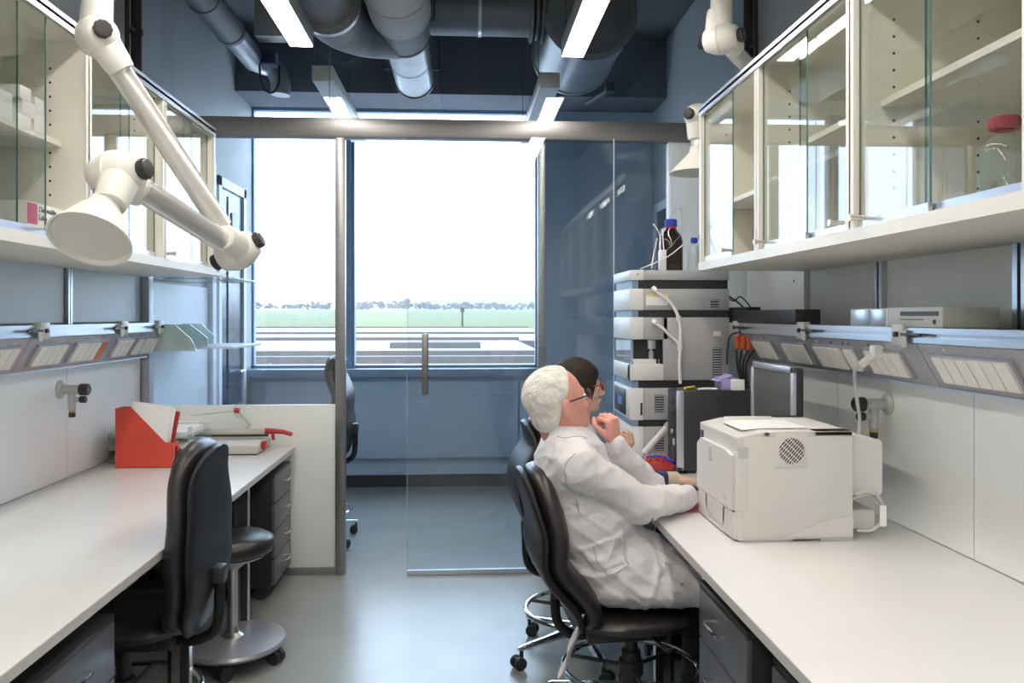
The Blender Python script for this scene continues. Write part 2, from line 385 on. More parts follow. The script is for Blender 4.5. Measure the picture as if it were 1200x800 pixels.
# wide duct right and the cross duct
t = thing('ventilation_duct', 'widest round duct end above the unlit lamp at right', 'duct', (.80, 5.4, 3.1))
part('drum', 'duct', t, ('c', (.80, 5.05, 3.40), (.80, 5.85, 3.40), .29, {'n': 48}))
part('end_cap', 'ductd', t, ('l', [(.295, 0), (.30, -.02), (.27, -.05), (.05, -.06)], (.80, 5.06, 3.40), (0, 1, 0), {'n': 48}))
part('rim', 'duct', t, ('c', (.80, 5.82, 3.4), (.80, 5.86, 3.4), .3, {'n': 48}))
part('flexible_collar', 'ductd', t, *[('c', (.62-.035*i, 5.2, 3.46), (.605-.035*i, 5.2, 3.46), .195 if i % 2 else .18, {'n': 32}) for i in range(6)])
t = thing('ventilation_duct', 'horizontal duct crossing between the middle and the widest duct', 'duct', (0, 5.2, 3.3))
part('cross_section', 'ductd', t, ('c', (-.25, 5.2, 3.47), (.45, 5.2, 3.47), .17, {'n': 36}))
part('clamp', 'duct', t, ('c', (.1, 5.2, 3.47), (.12, 5.2, 3.47), .176, {'n': 36}))
# small duct with actuator at left
t = thing('ventilation_duct', 'small duct along the left wall with a blue damper motor', 'duct', (-1.53, 4, 3.3))
part('insulated_section', 'ductd', t, ('c', (-1.56, -1, 3.42), (-1.56, 5.6, 3.42), .095, {'n': 28}), *bands(-1.56, 3.42, .095, [5.0, 5.55]))
part('bare_section', 'duct', t, ('c', (-1.56, 5.6, 3.42), (-1.56, 6.2, 3.42), .085, {'n': 28}))
part('elbow', 'duct', t, ('t', [(-1.56, 6.15, 3.42), (-1.54, 6.28, 3.42), (-1.45, 6.33, 3.40), (-1.40, 6.34, 3.30), (-1.40, 6.34, 3.2)], .075, {'n': 20, 'smooth': 5}))
part('damper_motor', 'navy', t, ('b', (-1.50, 6.08, 3.36), (-1.38, 6.2, 3.46), .01))
part('cable', 'rubber', t, ('t', [(-1.5, 6.1, 3.36), (-1.48, 6.1, 3.2), (-1.41, 6.1, 3.15), (-1.36, 6.1, 3.22), (-1.36, 6.12, 3.36)], .008, {'smooth': 6}))
part('control_box', 'beige', t, ('b', (-1.50, 5.95, 3.52), (-1.30, 6.1, 3.79), .006))
for (x, y, lab) in ((XL+.06, 4.55, 'dark service riser pipe on the left wall before the glass'), (XR-.05, 4.62, 'dark service riser pipe on the right wall above the cabinets')):
    t = thing('riser_pipe', lab, 'pipe', (x, y, 2.55))
    part('pipe', 'dark', t, ('c', (x, y, 2.55), (x, y, ZC), .028), ('c', (x, y-.12, 2.55), (x, y-.12, ZC), .012))
    for zz in (2.75, 3.05, 3.4):
        part('clamp', 'instd', t, ('c', (x, y, zz-.012), (x, y, zz+.012), .036), ('c', (x, y-.12, zz), (x, y, zz), .008))
t = thing('spot_tube', 'short slim black tube light hanging by the soffit on the right', 'lamp', (1.02, 6.3, 3.2))
part('tube', 'instd', t, ('c', (1.08, 5.9, 3.16), (1.02, 6.6, 3.24), .022), ('b', (1.045, 5.86, 3.14), (1.11, 5.93, 3.21), .004))
part('hanger', 'dark', t, ('c', (1.08, 5.92, 3.2), (1.08, 5.92, ZC), .004, {'n': 6}))

# ================================================================== OUTSIDE
solo('field', 'field', 'wide pale green field stretching behind the white roofs', 'field', ('p', [(200, -5), (1000, 8.6), (2400, 9), (2400, 8), (1000, 7.6), (200, -6)], -2500, 3500, 0))
hb = bmesh.new()
n = 60; rows = []
for j in range(7):
    row = []
    for i in range(n+1):
        x = -1500+i*50; hh = 60*math.exp(-((x-60)/360)**2)+28*math.exp(-((x-900)/500)**2)+22*math.exp(-((x+900)/300)**2)+6*math.sin(x*.011)
        k = math.sin(j/6*PI); row.append(Vector((x, 2350+j*90, 8+max(2, hh)*k*1.0)))
    rows.append(row)
vs = [[hb.verts.new(p) for p in r] for r in rows]
for j in range(6):
    for i in range(n): hb.faces.new((vs[j][i], vs[j][i+1], vs[j+1][i+1], vs[j+1][i]))
tag(recenter(obj('hill', hb, 'hill')), 'low misty hill on the horizon beyond the field', 'hill')
def treebm(cx, cy, z, h, bm, seed):
    rnd = random.Random(seed)
    addcyl(bm, (cx, cy, z), (cx, cy, z+h*.5), h*.03, h*.02, n=5)
    for k in range(7):
        b2 = bmesh.new(); bmesh.ops.create_icosphere(b2, subdivisions=1, radius=1)
        r = h*rnd.uniform(.12, .26); c = Vector((cx+rnd.uniform(-.3, .3)*h, cy+rnd.uniform(-.2, .2)*h, z+h*rnd.uniform(.3, .82)))
        for v in b2.verts: v.co = c+Vector((v.co.x*r*rnd.uniform(.8, 1.3), v.co.y*r, v.co.z*r*rnd.uniform(.6, 1)))
        merge(bm, b2)
bm = bmesh.new()
for i in range(230):
    treebm(-560+i*3.7+random.uniform(-3, 3), 1010+random.uniform(-10, 90), 8, random.uniform(6, 14) if (i % 60) > 14 else random.uniform(10, 19), bm, i)
tag(recenter(obj('tree_line', bm, 'tree', smooth=0)), 'row of hazy bare trees and hedges along the far edge of the field', 'trees', kind='stuff')
t = solo('utility_mast', 'tree', 'thin lone mast standing in the green field right of the door handle', 'mast', ('c', (0, 330, -4), (0, 330, 3.8), .5, .3, {'n': 8}), ('b', (-.8, 329, 3), (.8, 331, 4.8)))
# flat white roofs of the neighbouring building
t = thing('neighbouring_building', 'low building with flat white roofs in stepped strips seen just above the sill', 'building', (0, 60, -4))
for i, (x0, x1, y0, y1, z1, m) in enumerate([(-60, 60, 16, 26, -.02, 'roof'), (-60, 60, 27, 38, -.35, 'roof'), (-50, 4, 39, 60, -.3, 'roof'), (7, 60, 40, 58, -.1, 'roof'),
        (-60, 80, 62, 90, -.5, 'roof'), (-40, 12, 95, 150, -.7, 'roof'), (16, 90, 92, 150, -.4, 'roof')]):
    part('flat_roof', m, t, ('b', (x0, y0, -5), (x1, y1, z1)))
    part('parapet', 'roofd', t, ('b', (x0-.2, y0-.25, -5), (x1+.2, y0, z1+.12)), ('b', (x0-.2, y1, -5), (x1+.2, y1+.3, z1+.22)))
part('skylight', 'roofd', t, ('b', (9, 20, -.5), (16, 22.5, .15)), ('b', (-4, 45, -.5), (1, 47, .0)))
# morning mist over the fields
mb = bmesh.new(); addbox(mb, (-2400, 165, -4.8), (3400, 3200, 140))
mist = obj('mist', mb, M['roof'], smooth=0); tag(recenter(mist), 'thin white mist lying over the fields and hills', 'mist', kind='stuff')
mm = bpy.data.materials.new('mist'); mm.use_nodes = True; nt = mm.node_tree; nt.nodes.remove(nt.nodes['Principled BSDF'])
vsn = nd(nt, 'ShaderNodeVolumeScatter'); vsn.inputs['Density'].default_value = .00022; vsn.inputs['Color'].default_value = (1, 1, 1, 1)
nt.links.new(vsn.outputs[0], nt.nodes['Material Output'].inputs['Volume'])
mist.data.materials.clear(); mist.data.materials.append(mm)

# ================================================================== BENCHES
t = thing('lab_bench', 'long white bench top along the left wall with the red file on it', 'bench', (-1.4, 1.2, 0), 'white laboratory benches')
part('bench_top', 'bench', t, ('b', (XL+.014, -1.6, .722), (-.962, 4.738, .75), .0015))
part('edge_strip', 'benche', t, ('b', (-.965, -1.6, .7215), (-.9605, 4.738, .7485)))
def benchleg(t, x, y, s):
    l = part('leg', 'dark', t, ('b', (x, y-.03, 0), (x-s*.075, y+.03, .69), .004), ('b', (x-s*.8, y-.02, .66), (x, y+.02, .7)), ('b', (x-s*.8, y-.03, 0), (x-s*.72, y+.03, .69)))
    part('metal_edge', 'satin', l, ('b', (x, y-.028, .0), (x+s*.003, y+.002, .70)), ('b', (x-s*.06, y-.031, 0), (x-s*.03, y-.03, .69)))
for y in (3.83, 3.03, 1.6, .2, -1.2): benchleg(t, -.99, y, 1)
t = thing('lab_bench', 'long white bench top along the right wall carrying the printer', 'bench', (1.2, 1.2, 0), 'white laboratory benches')
part('bench_top', 'bench', t, ('b', (.715, -1.6, .722), (1.568, 4.66, .75), .0015))
part('edge_strip', 'benche', t, ('b', (.7135, -1.6, .7215), (.718, 4.66, .7485)))
for y in (4.5, 3.3, 2.62, 1.0, -1.2): benchleg(t, .79, y, -1)

# ---------------------------------------------------------------- service walls
t = thing('service_wall', 'pale panelled splashback on the left wall behind the bench', 'wall panel', (XL, 1.6, .75))
for y0, y1 in ((-1.6, .9), (.905, 2.4), (2.405, 3.865), (3.87, 4.72)):
    part('panel', 'panelw', t, ('b', (XL+.001, y0, .752), (XL+.014, y1, 1.27)))
for y0, y1 in ((-1.6, .9), (.96, 2.38), (2.44, 3.84), (3.90, 4.72)):
    part('panel', 'panelb', t, ('b', (XL+.001, y0, 1.47), (XL+.014, y1, 1.72)))
for y in (.93, 2.41, 3.87): part('post', 'alu', t, ('b', (XL+.001, y-.02, 1.46), (XL+.03, y-.004, 1.72)), ('b', (XL+.001, y+.004, 1.46), (XL+.03, y+.02, 1.72)))
t = thing('service_wall', 'pale panelled splashback on the right wall behind the printer', 'wall panel', (1.6, 1.6, .75))
for y0, y1 in ((-1.6, .6), (.605, 2.396), (2.40, 3.3), (3.305, 4.66)):
    part('panel', 'panelw', t, ('b', (1.568, y0, .752), (1.60, y1, 1.27)))
part('core', 'panelg', t, ('b', (1.60, -1.6, 0), (XR-.002, 4.66, 1.28)))
for y0, y1 in ((-1.6, 1.2), (1.28, 2.30), (2.38, 3.14), (3.25, 3.86)):
    part('panel', 'panelg', t, ('b', (XR-.016, y0, 1.46), (XR-.001, y1, 1.72)))
for y in (1.24, 2.34, 3.17): part('post', 'alu', t, ('b', (XR-.04, y-.03, 1.46), (XR-.001, y-.008, 1.72)), ('b', (XR-.04, y+.008, 1.46), (XR-.001, y+.03, 1.72)))
part('post', 'panelg', t, ('b', (XR-.03, 3.9, 1.46), (XR-.001, 3.98, 1.72)))
part('panel', 'panelw', t, ('b', (XR-.016, 3.99, 1.46), (XR-.001, 4.74, 2.4)))
for zz in (1.5, 1.68): part('screw', 'steel', t, ('c', (XR-.02, 4.05, zz), (XR-.014, 4.05, zz), .006, {'n': 8}))

# media rail: profile, slanted socket panel, clamps
def rail(side, xt, xb, xw, y0, y1, label, seams, socks, clamps):
    s = side   # +1: right wall (rail faces -x)
    t = thing('media_rail', label, 'socket rail', (xw, (y0+y1)/2, 1.27), 'service rails above the benches')
    part('profile', 'alu', t, ('b', (min(xt, xw), y0, 1.415), (max(xt, xw), y1, 1.425)), ('b', (xt-.004, y0, 1.415), (xt+.012*s, y1, 1.432)), ('b', (xt-.004, y0, 1.445), (xt+.012*s, y1, 1.462)), ('b', (xt+.01*s, y0, 1.42), (xt+.02*s, y1, 1.46)))
    part('top_shelf', 'gplate', t, ('b', (min(xt+.005*s, xw), y0, 1.456), (max(xt+.005*s, xw), y1, 1.464)), label='green tinted shelf plate on the rail')
    ys = [y0]+seams+[y1]
    def F(y, h, o=0):     # point on slanted face: h 0 bottom..1 top, o outwards
        n = Vector((-s*.87, 0, -.49*1)) ; return Vector((xb+(xt-xb)*h, y, 1.275+(1.413-1.275)*h))+n*o
    for a, b in zip(ys[:-1], ys[1:]):
        bm = bmesh.new()
        r0 = [F(a+.002, 0), F(a+.002, 1), F(a+.002, 1)+Vector((s*.008, 0, 0)), F(a+.002, 0)+Vector((s*.008, 0, 0))]
        r1 = [v+Vector((0, b-a-.004, 0)) for v in r0]
        skinrings(bm, [r0, r1]); obj('socket_panel', bm, 'alud', t)
    part('housing', 'panelw', t, ('b', (min(xb+.012*s, xw), y0, 1.272), (max(xb+.012*s, xw), y1, 1.41)))
    part('bottom_lip', 'alu', t, ('b', (xb-.004, y0, 1.268), (xb+.012*s, y1, 1.276)))
    for (yc, n, col, wide) in socks:
        wd = .058 if not wide else .075
        L = n*wd
        def quad(name, mat, ya, yb, h0, h1, o0, o1, par):
            bm = bmesh.new()
            skinrings(bm, [[F(ya, h0, o), F(yb, h0, o), F(yb, h1, o), F(ya, h1, o)] for o in (o0, o1)])
            return obj(name, bm, mat, par)
        fr = quad('socket_frame', 'alud', yc-L/2-.012, yc+L/2+.012, .16, .80, 0, .008, t)
        for i in range(n):
            ya = yc-L/2+i*wd
            quad('socket', col[i] if isinstance(col, list) else col, ya+.002, ya+wd-.003, .20, .76, .008, .016, fr)
        bm = bmesh.new()
        for dy in (-L*.25, L*.3): addcyl(bm, F(yc+dy, .9, -.001), F(yc+dy, .9, .003), .006, n=8)
        obj('screw', bm, 'chrome', t)
    for yc in clamps:
        x0 = xt-s*.012
        k = part('clamp', 'beige', t, ('b', (min(x0, x0+s*.03), yc-.038, 1.405), (max(x0, x0+s*.03), yc+.038, 1.475), .004), ('b', (min(x0, x0-s*.004), yc-.06, 1.40), (max(x0, x0-s*.004), yc-.03, 1.455)))
        part('knob', 'instd', k, ('c', (x0-s*.01, yc, 1.44), (x0, yc, 1.44), .009, {'n': 12}), ('b', (min(x0-s*.006, x0), yc-.14, 1.436), (max(x0-s*.006, x0), yc-.03, 1.446)))
    return t
W = 'plast'
rail(1, 1.42, 1.50, 1.60, -1.5, 4.16, 'long aluminium socket rail under the right cabinets', [.7, 1.6, 2.46, 3.25], [(.4, 6, W, 0), (1.2, 5, W, 0), (2.22, 6, W, 0), (2.70, 4, W, 0), (2.94, 1, W, 1), (3.12, 4, W, 0), (3.45, 4, W, 0), (3.82, 4, W, 0)], [1.2, 2.55, 3.31, 4.12])
rail(-1, -1.68, -1.76, XL+.014, -1.5, 4.66, 'long aluminium socket rail under the left cabinets', [.8, 1.6, 2.4, 3.28, 4.02], [(.4, 5, W, 0), (1.3, 5, W, 0), (2.1, 4, W, 0), (2.75, 4, W, 0), (3.10, 4, W, 0), (3.48, 4, W, 0), (3.83, 5, [W, W, W, W, 'orange'], 0), (4.20, 3, W, 0), (4.40, 1, W, 1), (4.55, 3, W, 0)], [2.6, 3.36, 4.13, 4.62])
solo('end_plate', 'gplate', 'milky green angled end plate closing the left rail before the partition', 'glass plate', ('p', [(-1.82, 1.30), (-1.50, 1.30), (-1.53, 1.37), (-1.62, 1.45), (-1.70, 1.455), (-1.80, 1.30)], 4.68, 4.69, 1))
t = thing('glass_shelf', 'upper pale glass shelf beyond the partition on the left wall', 'shelf', (-1.6, 5.15, 1.72), 'pale glass shelves left of the window')
part('plate', 'gsheet', t, ('b', (XL, 4.86, 1.715), (-1.34, 5.48, 1.728), .002))
t = thing('glass_shelf', 'lower pale glass shelf beyond the partition with a green end bracket', 'shelf', (-1.6, 5.15, 1.31), 'pale glass shelves left of the window')
part('plate', 'panelb', t, ('b', (XL, 4.86, 1.305), (-1.34, 5.48, 1.32), .002))
part('end_bracket', 'gplate', t, ('p', [(-1.83, 1.32), (-1.62, 1.32), (-1.62, 1.37), (-1.70, 1.45), (-1.83, 1.45)], 5.40, 5.41, 1))
part('end_bracket', 'gplate', t, ('p', [(-1.83, 1.32), (-1.50, 1.32), (-1.50, 1.37), (-1.60, 1.45), (-1.83, 1.45)], 4.88, 4.89, 1))

# ---------------------------------------------------------------- wall cabinets
def cabinet(s, xf, xw, y0, y1, label, group, shelf, panes, top=True, back='creamin', holes=True, knobs=()):
    """s=+1 right wall (front faces -x); panes: (ya, yb, track) in metres"""
    t = thing('wall_cabinet', label, 'cabinet', ((xf+xw)/2, (y0+y1)/2, 1.72), group)
    def bx(a, b, y0_, y1_, z0, z1): return ('b', (min(a, b), y0_, z0), (max(a, b), y1_, z1))
    X = lambda d: xf+s*d
    part('bottom_board', 'cream', t, bx(X(-.012), xw-s*.002, y0, y1, 1.72, 1.758))
    part('top_board', 'creamin', t, bx(X(.02), xw-s*.002, y0, y1, 2.48, 2.50))
    part('back_panel', back, t, bx(xw-s*.012, xw-s*.002, y0+.02, y1-.02, 1.76, 2.48))
    for a, b in ((y0, y0+.019), (y1-.019, y1)):
        part('side_panel', 'creamin', t, bx(X(.002), xw-s*.013, a, b, 1.758, 2.48))
    for a, b in ((y0, y0+.019), (y1-.019, y1)): part('front_edge', 'cream', t, bx(X(-.006), X(.002), a-.004, b+.004, 1.758, 2.48))
    part('top_track', 'alu', t, bx(X(-.010), X(.045), y0, y1, 2.488, 2.515), bx(X(-.010), X(-.004), y0, y1, 2.47, 2.50))
    if shelf: 
        for z in (shelf if isinstance(shelf, (list, tuple)) else [shelf]): part('shelf', 'cream', t, bx(X(.08), xw-s*.014, y0+.02, y1-.02, z, z+.02))
    if holes:
        bm = bmesh.new()
        for (yy, dy) in ((y0+.019, .001), (y1-.019, -.001)):
            for xo in (.12, .38):
                for k in range(11):
                    z = 1.88+k*.05
                    addcyl(bm, (X(xo), yy, z), (X(xo), yy+dy, z), .0045, n=8)
        tag(obj('pin_holes', bm, 'instd', t), kind='stuff')
    for ya, yb, tr in panes:
        xo = .012 if tr == 0 else .030
        p = part('door', 'gcab', t, bx(X(xo), X(xo+.005), ya, yb, 1.775, 2.475), smooth=0)
        part('bottom_rail', 'alu', p, bx(X(xo-.004), X(xo+.008), ya, yb, 1.76, 1.785))
        for e0, e1 in ((ya-.0015, ya), (yb, yb+.0015)): part('glass_edge', 'gedge', p, bx(X(xo-.0003), X(xo+.0053), e0, e1, 1.785, 2.475))
    for yk in knobs:
        part('knob', 'satin', t, ('c', (X(-.028), yk, 1.785), (X(.008), yk, 1.785), .007, {'n': 12}), ('c', (X(-.04), yk, 1.785), (X(-.028), yk, 1.785), .010, {'n': 12}))
    return t
GR = 'wall cabinets along the right wall'; GL = 'wall cabinets along the left wall'
B = [3.89, 3.125, 2.355, 1.585, .815, .045]
cabinet(1, 1.16, XR, B[1], B[0], 'right wall cabinet farthest from the viewer, half open beside the instrument stack', GR, [2.02], [(3.46, 3.87, 0)], knobs=[3.46])
cabinet(1, 1.16, XR, B[2], B[1], 'second right wall cabinet from the window, above the monitor and black power box', GR, [2.12], [(2.40, 2.80, 1), (2.70, 3.10, 0)], knobs=[2.42, 3.06])
cabinet(1, 1.16, XR, B[3], B[2], 'right wall cabinet with the red-capped bottle behind its glass', GR, [2.12], [(1.61, 2.02, 1), (1.97, 2.33, 0)], knobs=[2.29])
cabinet(1, 1.16, XR, B[4], B[3], 'nearest right wall cabinet at the edge of the view', GR, [2.12], [(.84, 1.25, 0), (1.2, 1.56, 1)])
cabinet(1, 1.16, XR, B[5], B[4], 'right wall cabinet beside the viewpoint, outside the picture edge', GR, [2.12], [(.07, .46, 0), (.42, .79, 1)])
A = [4.49, 3.745, 3.0, 2.255, 1.51, .765]
cabinet(-1, -1.345, XL, A[1], A[0], 'left wall cabinet nearest the window, behind the elbow of the extraction arm', GL, [2.12], [(3.77, 4.16, 0), (4.10, 4.47, 1)], knobs=[3.80, 4.45])
cabinet(-1, -1.345, XL, A[2], A[1], 'second left wall cabinet from the window, behind the long arm tube', GL, [2.12], [(3.02, 3.40, 0), (3.36, 3.72, 1)])
cabinet(-1, -1.345, XL, A[3], A[2], 'left wall cabinet standing half open with small white boxes on its shelf', GL, [2.10], [(2.275, 2.735, 0), (2.275, 2.60, 1)], knobs=[2.72])
cabinet(-1, -1.345, XL, A[4], A[3], 'nearest left wall cabinet at the edge of the view', GL, [2.12], [(1.53, 1.92, 0), (1.88, 2.235, 1)])
cabinet(-1, -1.345, XL, A[5], A[4], 'left wall cabinet beside the viewpoint, outside the picture edge', GL, [2.12], [(.79, 1.18, 0), (1.14, 1.49, 1)])
solo('board_end', 'cream', 'short white end of the left cabinet board before the partition', 'board', ('b', (XL, 4.495, 1.722), (-1.34, 4.70, 1.74)))

# boxes in the open left cabinet
for i, (y, z, w_, h_) in enumerate([(2.80, 2.121, .09, .05), (2.83, 2.1715, .08, .05), (2.81, 2.222, .07, .045), (2.90, 2.121, .07, .08), (2.90, 2.2015, .06, .05), (2.69, 2.121, .08, .10)]):
    solo('small_box', 'paper', ['low white box front of the lower pile on the half open cabinet shelf', 'middle white box of the small pile on the cabinet shelf', 'topmost white box of the small pile on the cabinet shelf', 'taller white box behind the pile on the cabinet shelf', 'small white box topping the taller one on the cabinet shelf', 'white box standing behind the glass edge on the cabinet shelf'][i], 'box',
         ('b', (-1.56-.02*(i % 3), y-w_/2, z), (-1.46, y+w_/2, z+h_), .002), group='small white boxes in the left cabinet')
t = thing('glove_box', 'white carton with a magenta stripe and black print in the half open cabinet', 'box', (-1.45, 2.84, 1.7595))
part('carton', 'paper', t, ('b', (-1.51, 2.70, 1.7595), (-1.40, 2.94, 1.872), .002))
part('stripe', pm('magenta_print', (.60, .06, .16), .5), t, ('b', (-1.4002, 2.703, 1.80), (-1.3992, 2.765, 1.868)))
def text(name, body, size, mat, parent, loc, rot, label=None, ext=.0004):
    cu = bpy.data.curves.new(name, 'FONT'); cu.body = body; cu.size = size; cu.extrude = ext
    o = bpy.data.objects.new(name, cu); C.objects.link(o)
    dg = bpy.context.evaluated_depsgraph_get(); me = bpy.data.meshes.new_from_object(o.evaluated_get(dg))
    C.objects.unlink(o); bpy.data.objects.remove(o)
    me.transform(Matrix.Translation(Vector(loc)) @ rot.to_matrix().to_4x4())
    me.materials.clear(); me.materials.append(M[mat])
    q = bpy.data.objects.new(name, me); C.objects.link(q)
    if parent: me.transform(Matrix.Translation(-wloc(parent))); q.parent = parent
    if label: q['label'] = label
    return q
from mathutils import Euler
text('lettering', 'Disposable\nLabo', .026, 'instd', t, (-1.399, 2.775, 1.845), Euler((PI/2, 0, PI/2)))
solo('small_box', 'paper', 'narrow white box next to the printed carton', 'box', ('b', (-1.50, 2.945, 1.7595), (-1.42, 2.978, 1.865), .002))

# bottles
def bottle(label, x, y, z, r, h, cap, body='gbottle', liq=None, group=None, cr=.47):
    t = thing('reagent_bottle', label, 'bottle', (x, y, z), group)
    part('body', body, t, ('l', [(r*.9, 0), (r, .008), (r, h*.62), (r*.92, h*.69), (r*.5, h*.79), (r*.33, h*.84), (r*.33, h*.92)], (x, y, z)))
    if liq: part('liquid', liq, t, ('l', [(r*.9, .003), (r*.93, .01), (r*.93, h*.4), (0.001, h*.4)], (x, y, z)))
    part('pouring_ring', cap, t, ('l', [(r*.36, h*.84), (r*.42, h*.845), (r*.42, h*.86), (r*.36, h*.865)], (x, y, z)))
    bm = bmesh.new(); addlathe(bm, [(r*(cr-.01), h*.865), (r*cr, h*.87), (r*cr, h*.985), (r*(cr-.05), h)], (x, y, z))
    for k in range(20):
        a = 2*PI*k/20; addbox(bm, (x+math.cos(a)*r*(cr-.005)-.0012, y+math.sin(a)*r*(cr-.005)-.0012, z+h*.875), (x+math.cos(a)*r*(cr-.005)+.0012, y+math.sin(a)*r*(cr-.005)+.0012, z+h*.975))
    obj('cap', bm, cap, t); return t
bottle('clear glass bottle with a red screw cap in the right cabinet', 1.285, 1.85, 1.759, .052, .212, 'redp', cr=.64)
bottle('clear glass bottle with a dark blue cap at the right picture edge', 1.34, 1.76, 1.759, .052, .212, 'blue', cr=.64)

# ================================================================== EXTRACTION ARMS
def arm(name, label, col_top, j0, el, j1, hood, hood_ax, hr):
    """column from ceiling to joint j0, tube to elbow el, tube back to j1, hood"""
    t = thing(name, label, 'extraction arm', col_top, 'swivel extraction arms')
    j0, el, j1, hood = map(Vector, (j0, el, j1, hood)); r = .038
    part('column', 'tube', t, ('c', (j0.x, j0.y, ZC), (j0.x, j0.y, j0.z+.16), r, {'n': 28}))
    part('column_sleeve', 'plast', t, ('c', (j0.x, j0.y, j0.z+.05), (j0.x, j0.y, j0.z+.17), .047, {'n': 28}))
    def joint(p, dirs, ax, nm, knob):
        ax = Vector(ax).normalized(); bm = bmesh.new()
        addlathe(bm, [(.034, -.075), (.045, -.07), (.062, -.035), (.068, -.004), (.063, 0), (.068, .004), (.062, .035), (.045, .07), (.034, .075)], p, ax, n=32)
        j = obj(nm, bm, 'plast', t, smooth=50)
        for i, d in enumerate(dirs):
            d = Vector(d).normalized(); off = ax*(.03 if i else -.03)
            part('socket', 'plast', j, ('l', [(.052, 0), (.053, .03), (.047, .10), (.043, .125), (.040, .126)], p+off*.6, d, {'n': 28}))
        if knob:
            for sg in knob: 
                part('knob', 'instd', j, ('l', [(.026, 0), (.028, .003), (.028, .022), (.025, .026), (.012, .027)], p+ax*sg*.075, ax*sg, {'n': 24}), *[('c', p+ax*sg*.08+Vector(frame(ax)[0])*math.cos(a)*.027+Vector(frame(ax)[1])*math.sin(a)*.027, p+ax*sg*.098+Vector(frame(ax)[0])*math.cos(a)*.027+Vector(frame(ax)[1])*math.sin(a)*.027, .003, {'n': 6}) for a in [2*PI*q/10 for q in range(10)]])
        return j
    d1 = (el-j0).normalized(); d2 = (j1-el).normalized()
    viewer = Vector((0, -1, 0))
    ax0 = d1.cross(Vector((0, 0, 1))).normalized(); ax0 = ax0 if ax0.y < 0 else -ax0
    ax1 = d1.cross(d2).normalized(); ax1 = ax1 if ax1.y < 0 else -ax1
    joint(j0, [Vector((0, 0, 1)), d1], ax0, 'upper_joint', (1, -1))
    part('upper_tube', 'tube', t, ('c', j0+d1*.10, el-d1*.10, r, {'n': 32}))
    joint(el, [-d1, d2], ax1, 'elbow_joint', (1, -1))
    part('lower_tube', 'tube', t, ('c', el+d2*.10, j1-d2*.10, r, {'n': 32}))
    h = Vector(hood_ax).normalized()
    ax2 = d2.cross(h).normalized(); ax2 = ax2 if ax2.y < 0 else -ax2
    joint(j1, [-d2, h], ax2, 'hood_joint', (1,))
    L = (hood-j1).length
    part('hood_tube', 'tube', t, ('c', j1+h*.09, j1+h*(L-.07), r, {'n': 28}))
    hd = part('hood', 'plast', t, ('l', [(.040, -.10), (.043, -.095), (.047, -.07), (.06, -.055), (hr*.93, .025), (hr, .036), (hr+.002, .040), (hr-.003, .040), (hr*.9, .028), (.056, -.05), (.038, -.06), (.030, -.062)], j1+h*L, h, {'n': 48}), smooth=40)
    part('lining', 'plastin', hd, ('l', [(hr*.9, .029), (hr*.88, .027), (.055, -.048), (.05, -.05)], j1+h*L, h, {'n': 48}))
    part('pivot', 'rubber', hd, ('c', j1+h*(.04)+ax2*.05, j1+h*.04+ax2*.062, .01, {'n': 12}))
    return t
arm('extraction_arm', 'left cream extraction arm folded over the bench with its hood tilted to the viewer', (-1.22, 2.75, ZC), (-1.20, 2.75, 2.42), (-.815, 3.0, 1.735), (-.985, 2.38, 1.905), (-1.055, 2.31, 1.715), Vector((-.03, -.60, -.80)), .106)
arm('extraction_arm', 'right cream extraction arm rising behind the right cabinets near the glass', (1.17, 3.5, ZC), (1.12, 3.45, 2.70), (1.50, 3.95, 2.66), (1.25, 4.24, 2.56), (1.235, 4.22, 2.30), Vector((0, 0, -1)), .15)

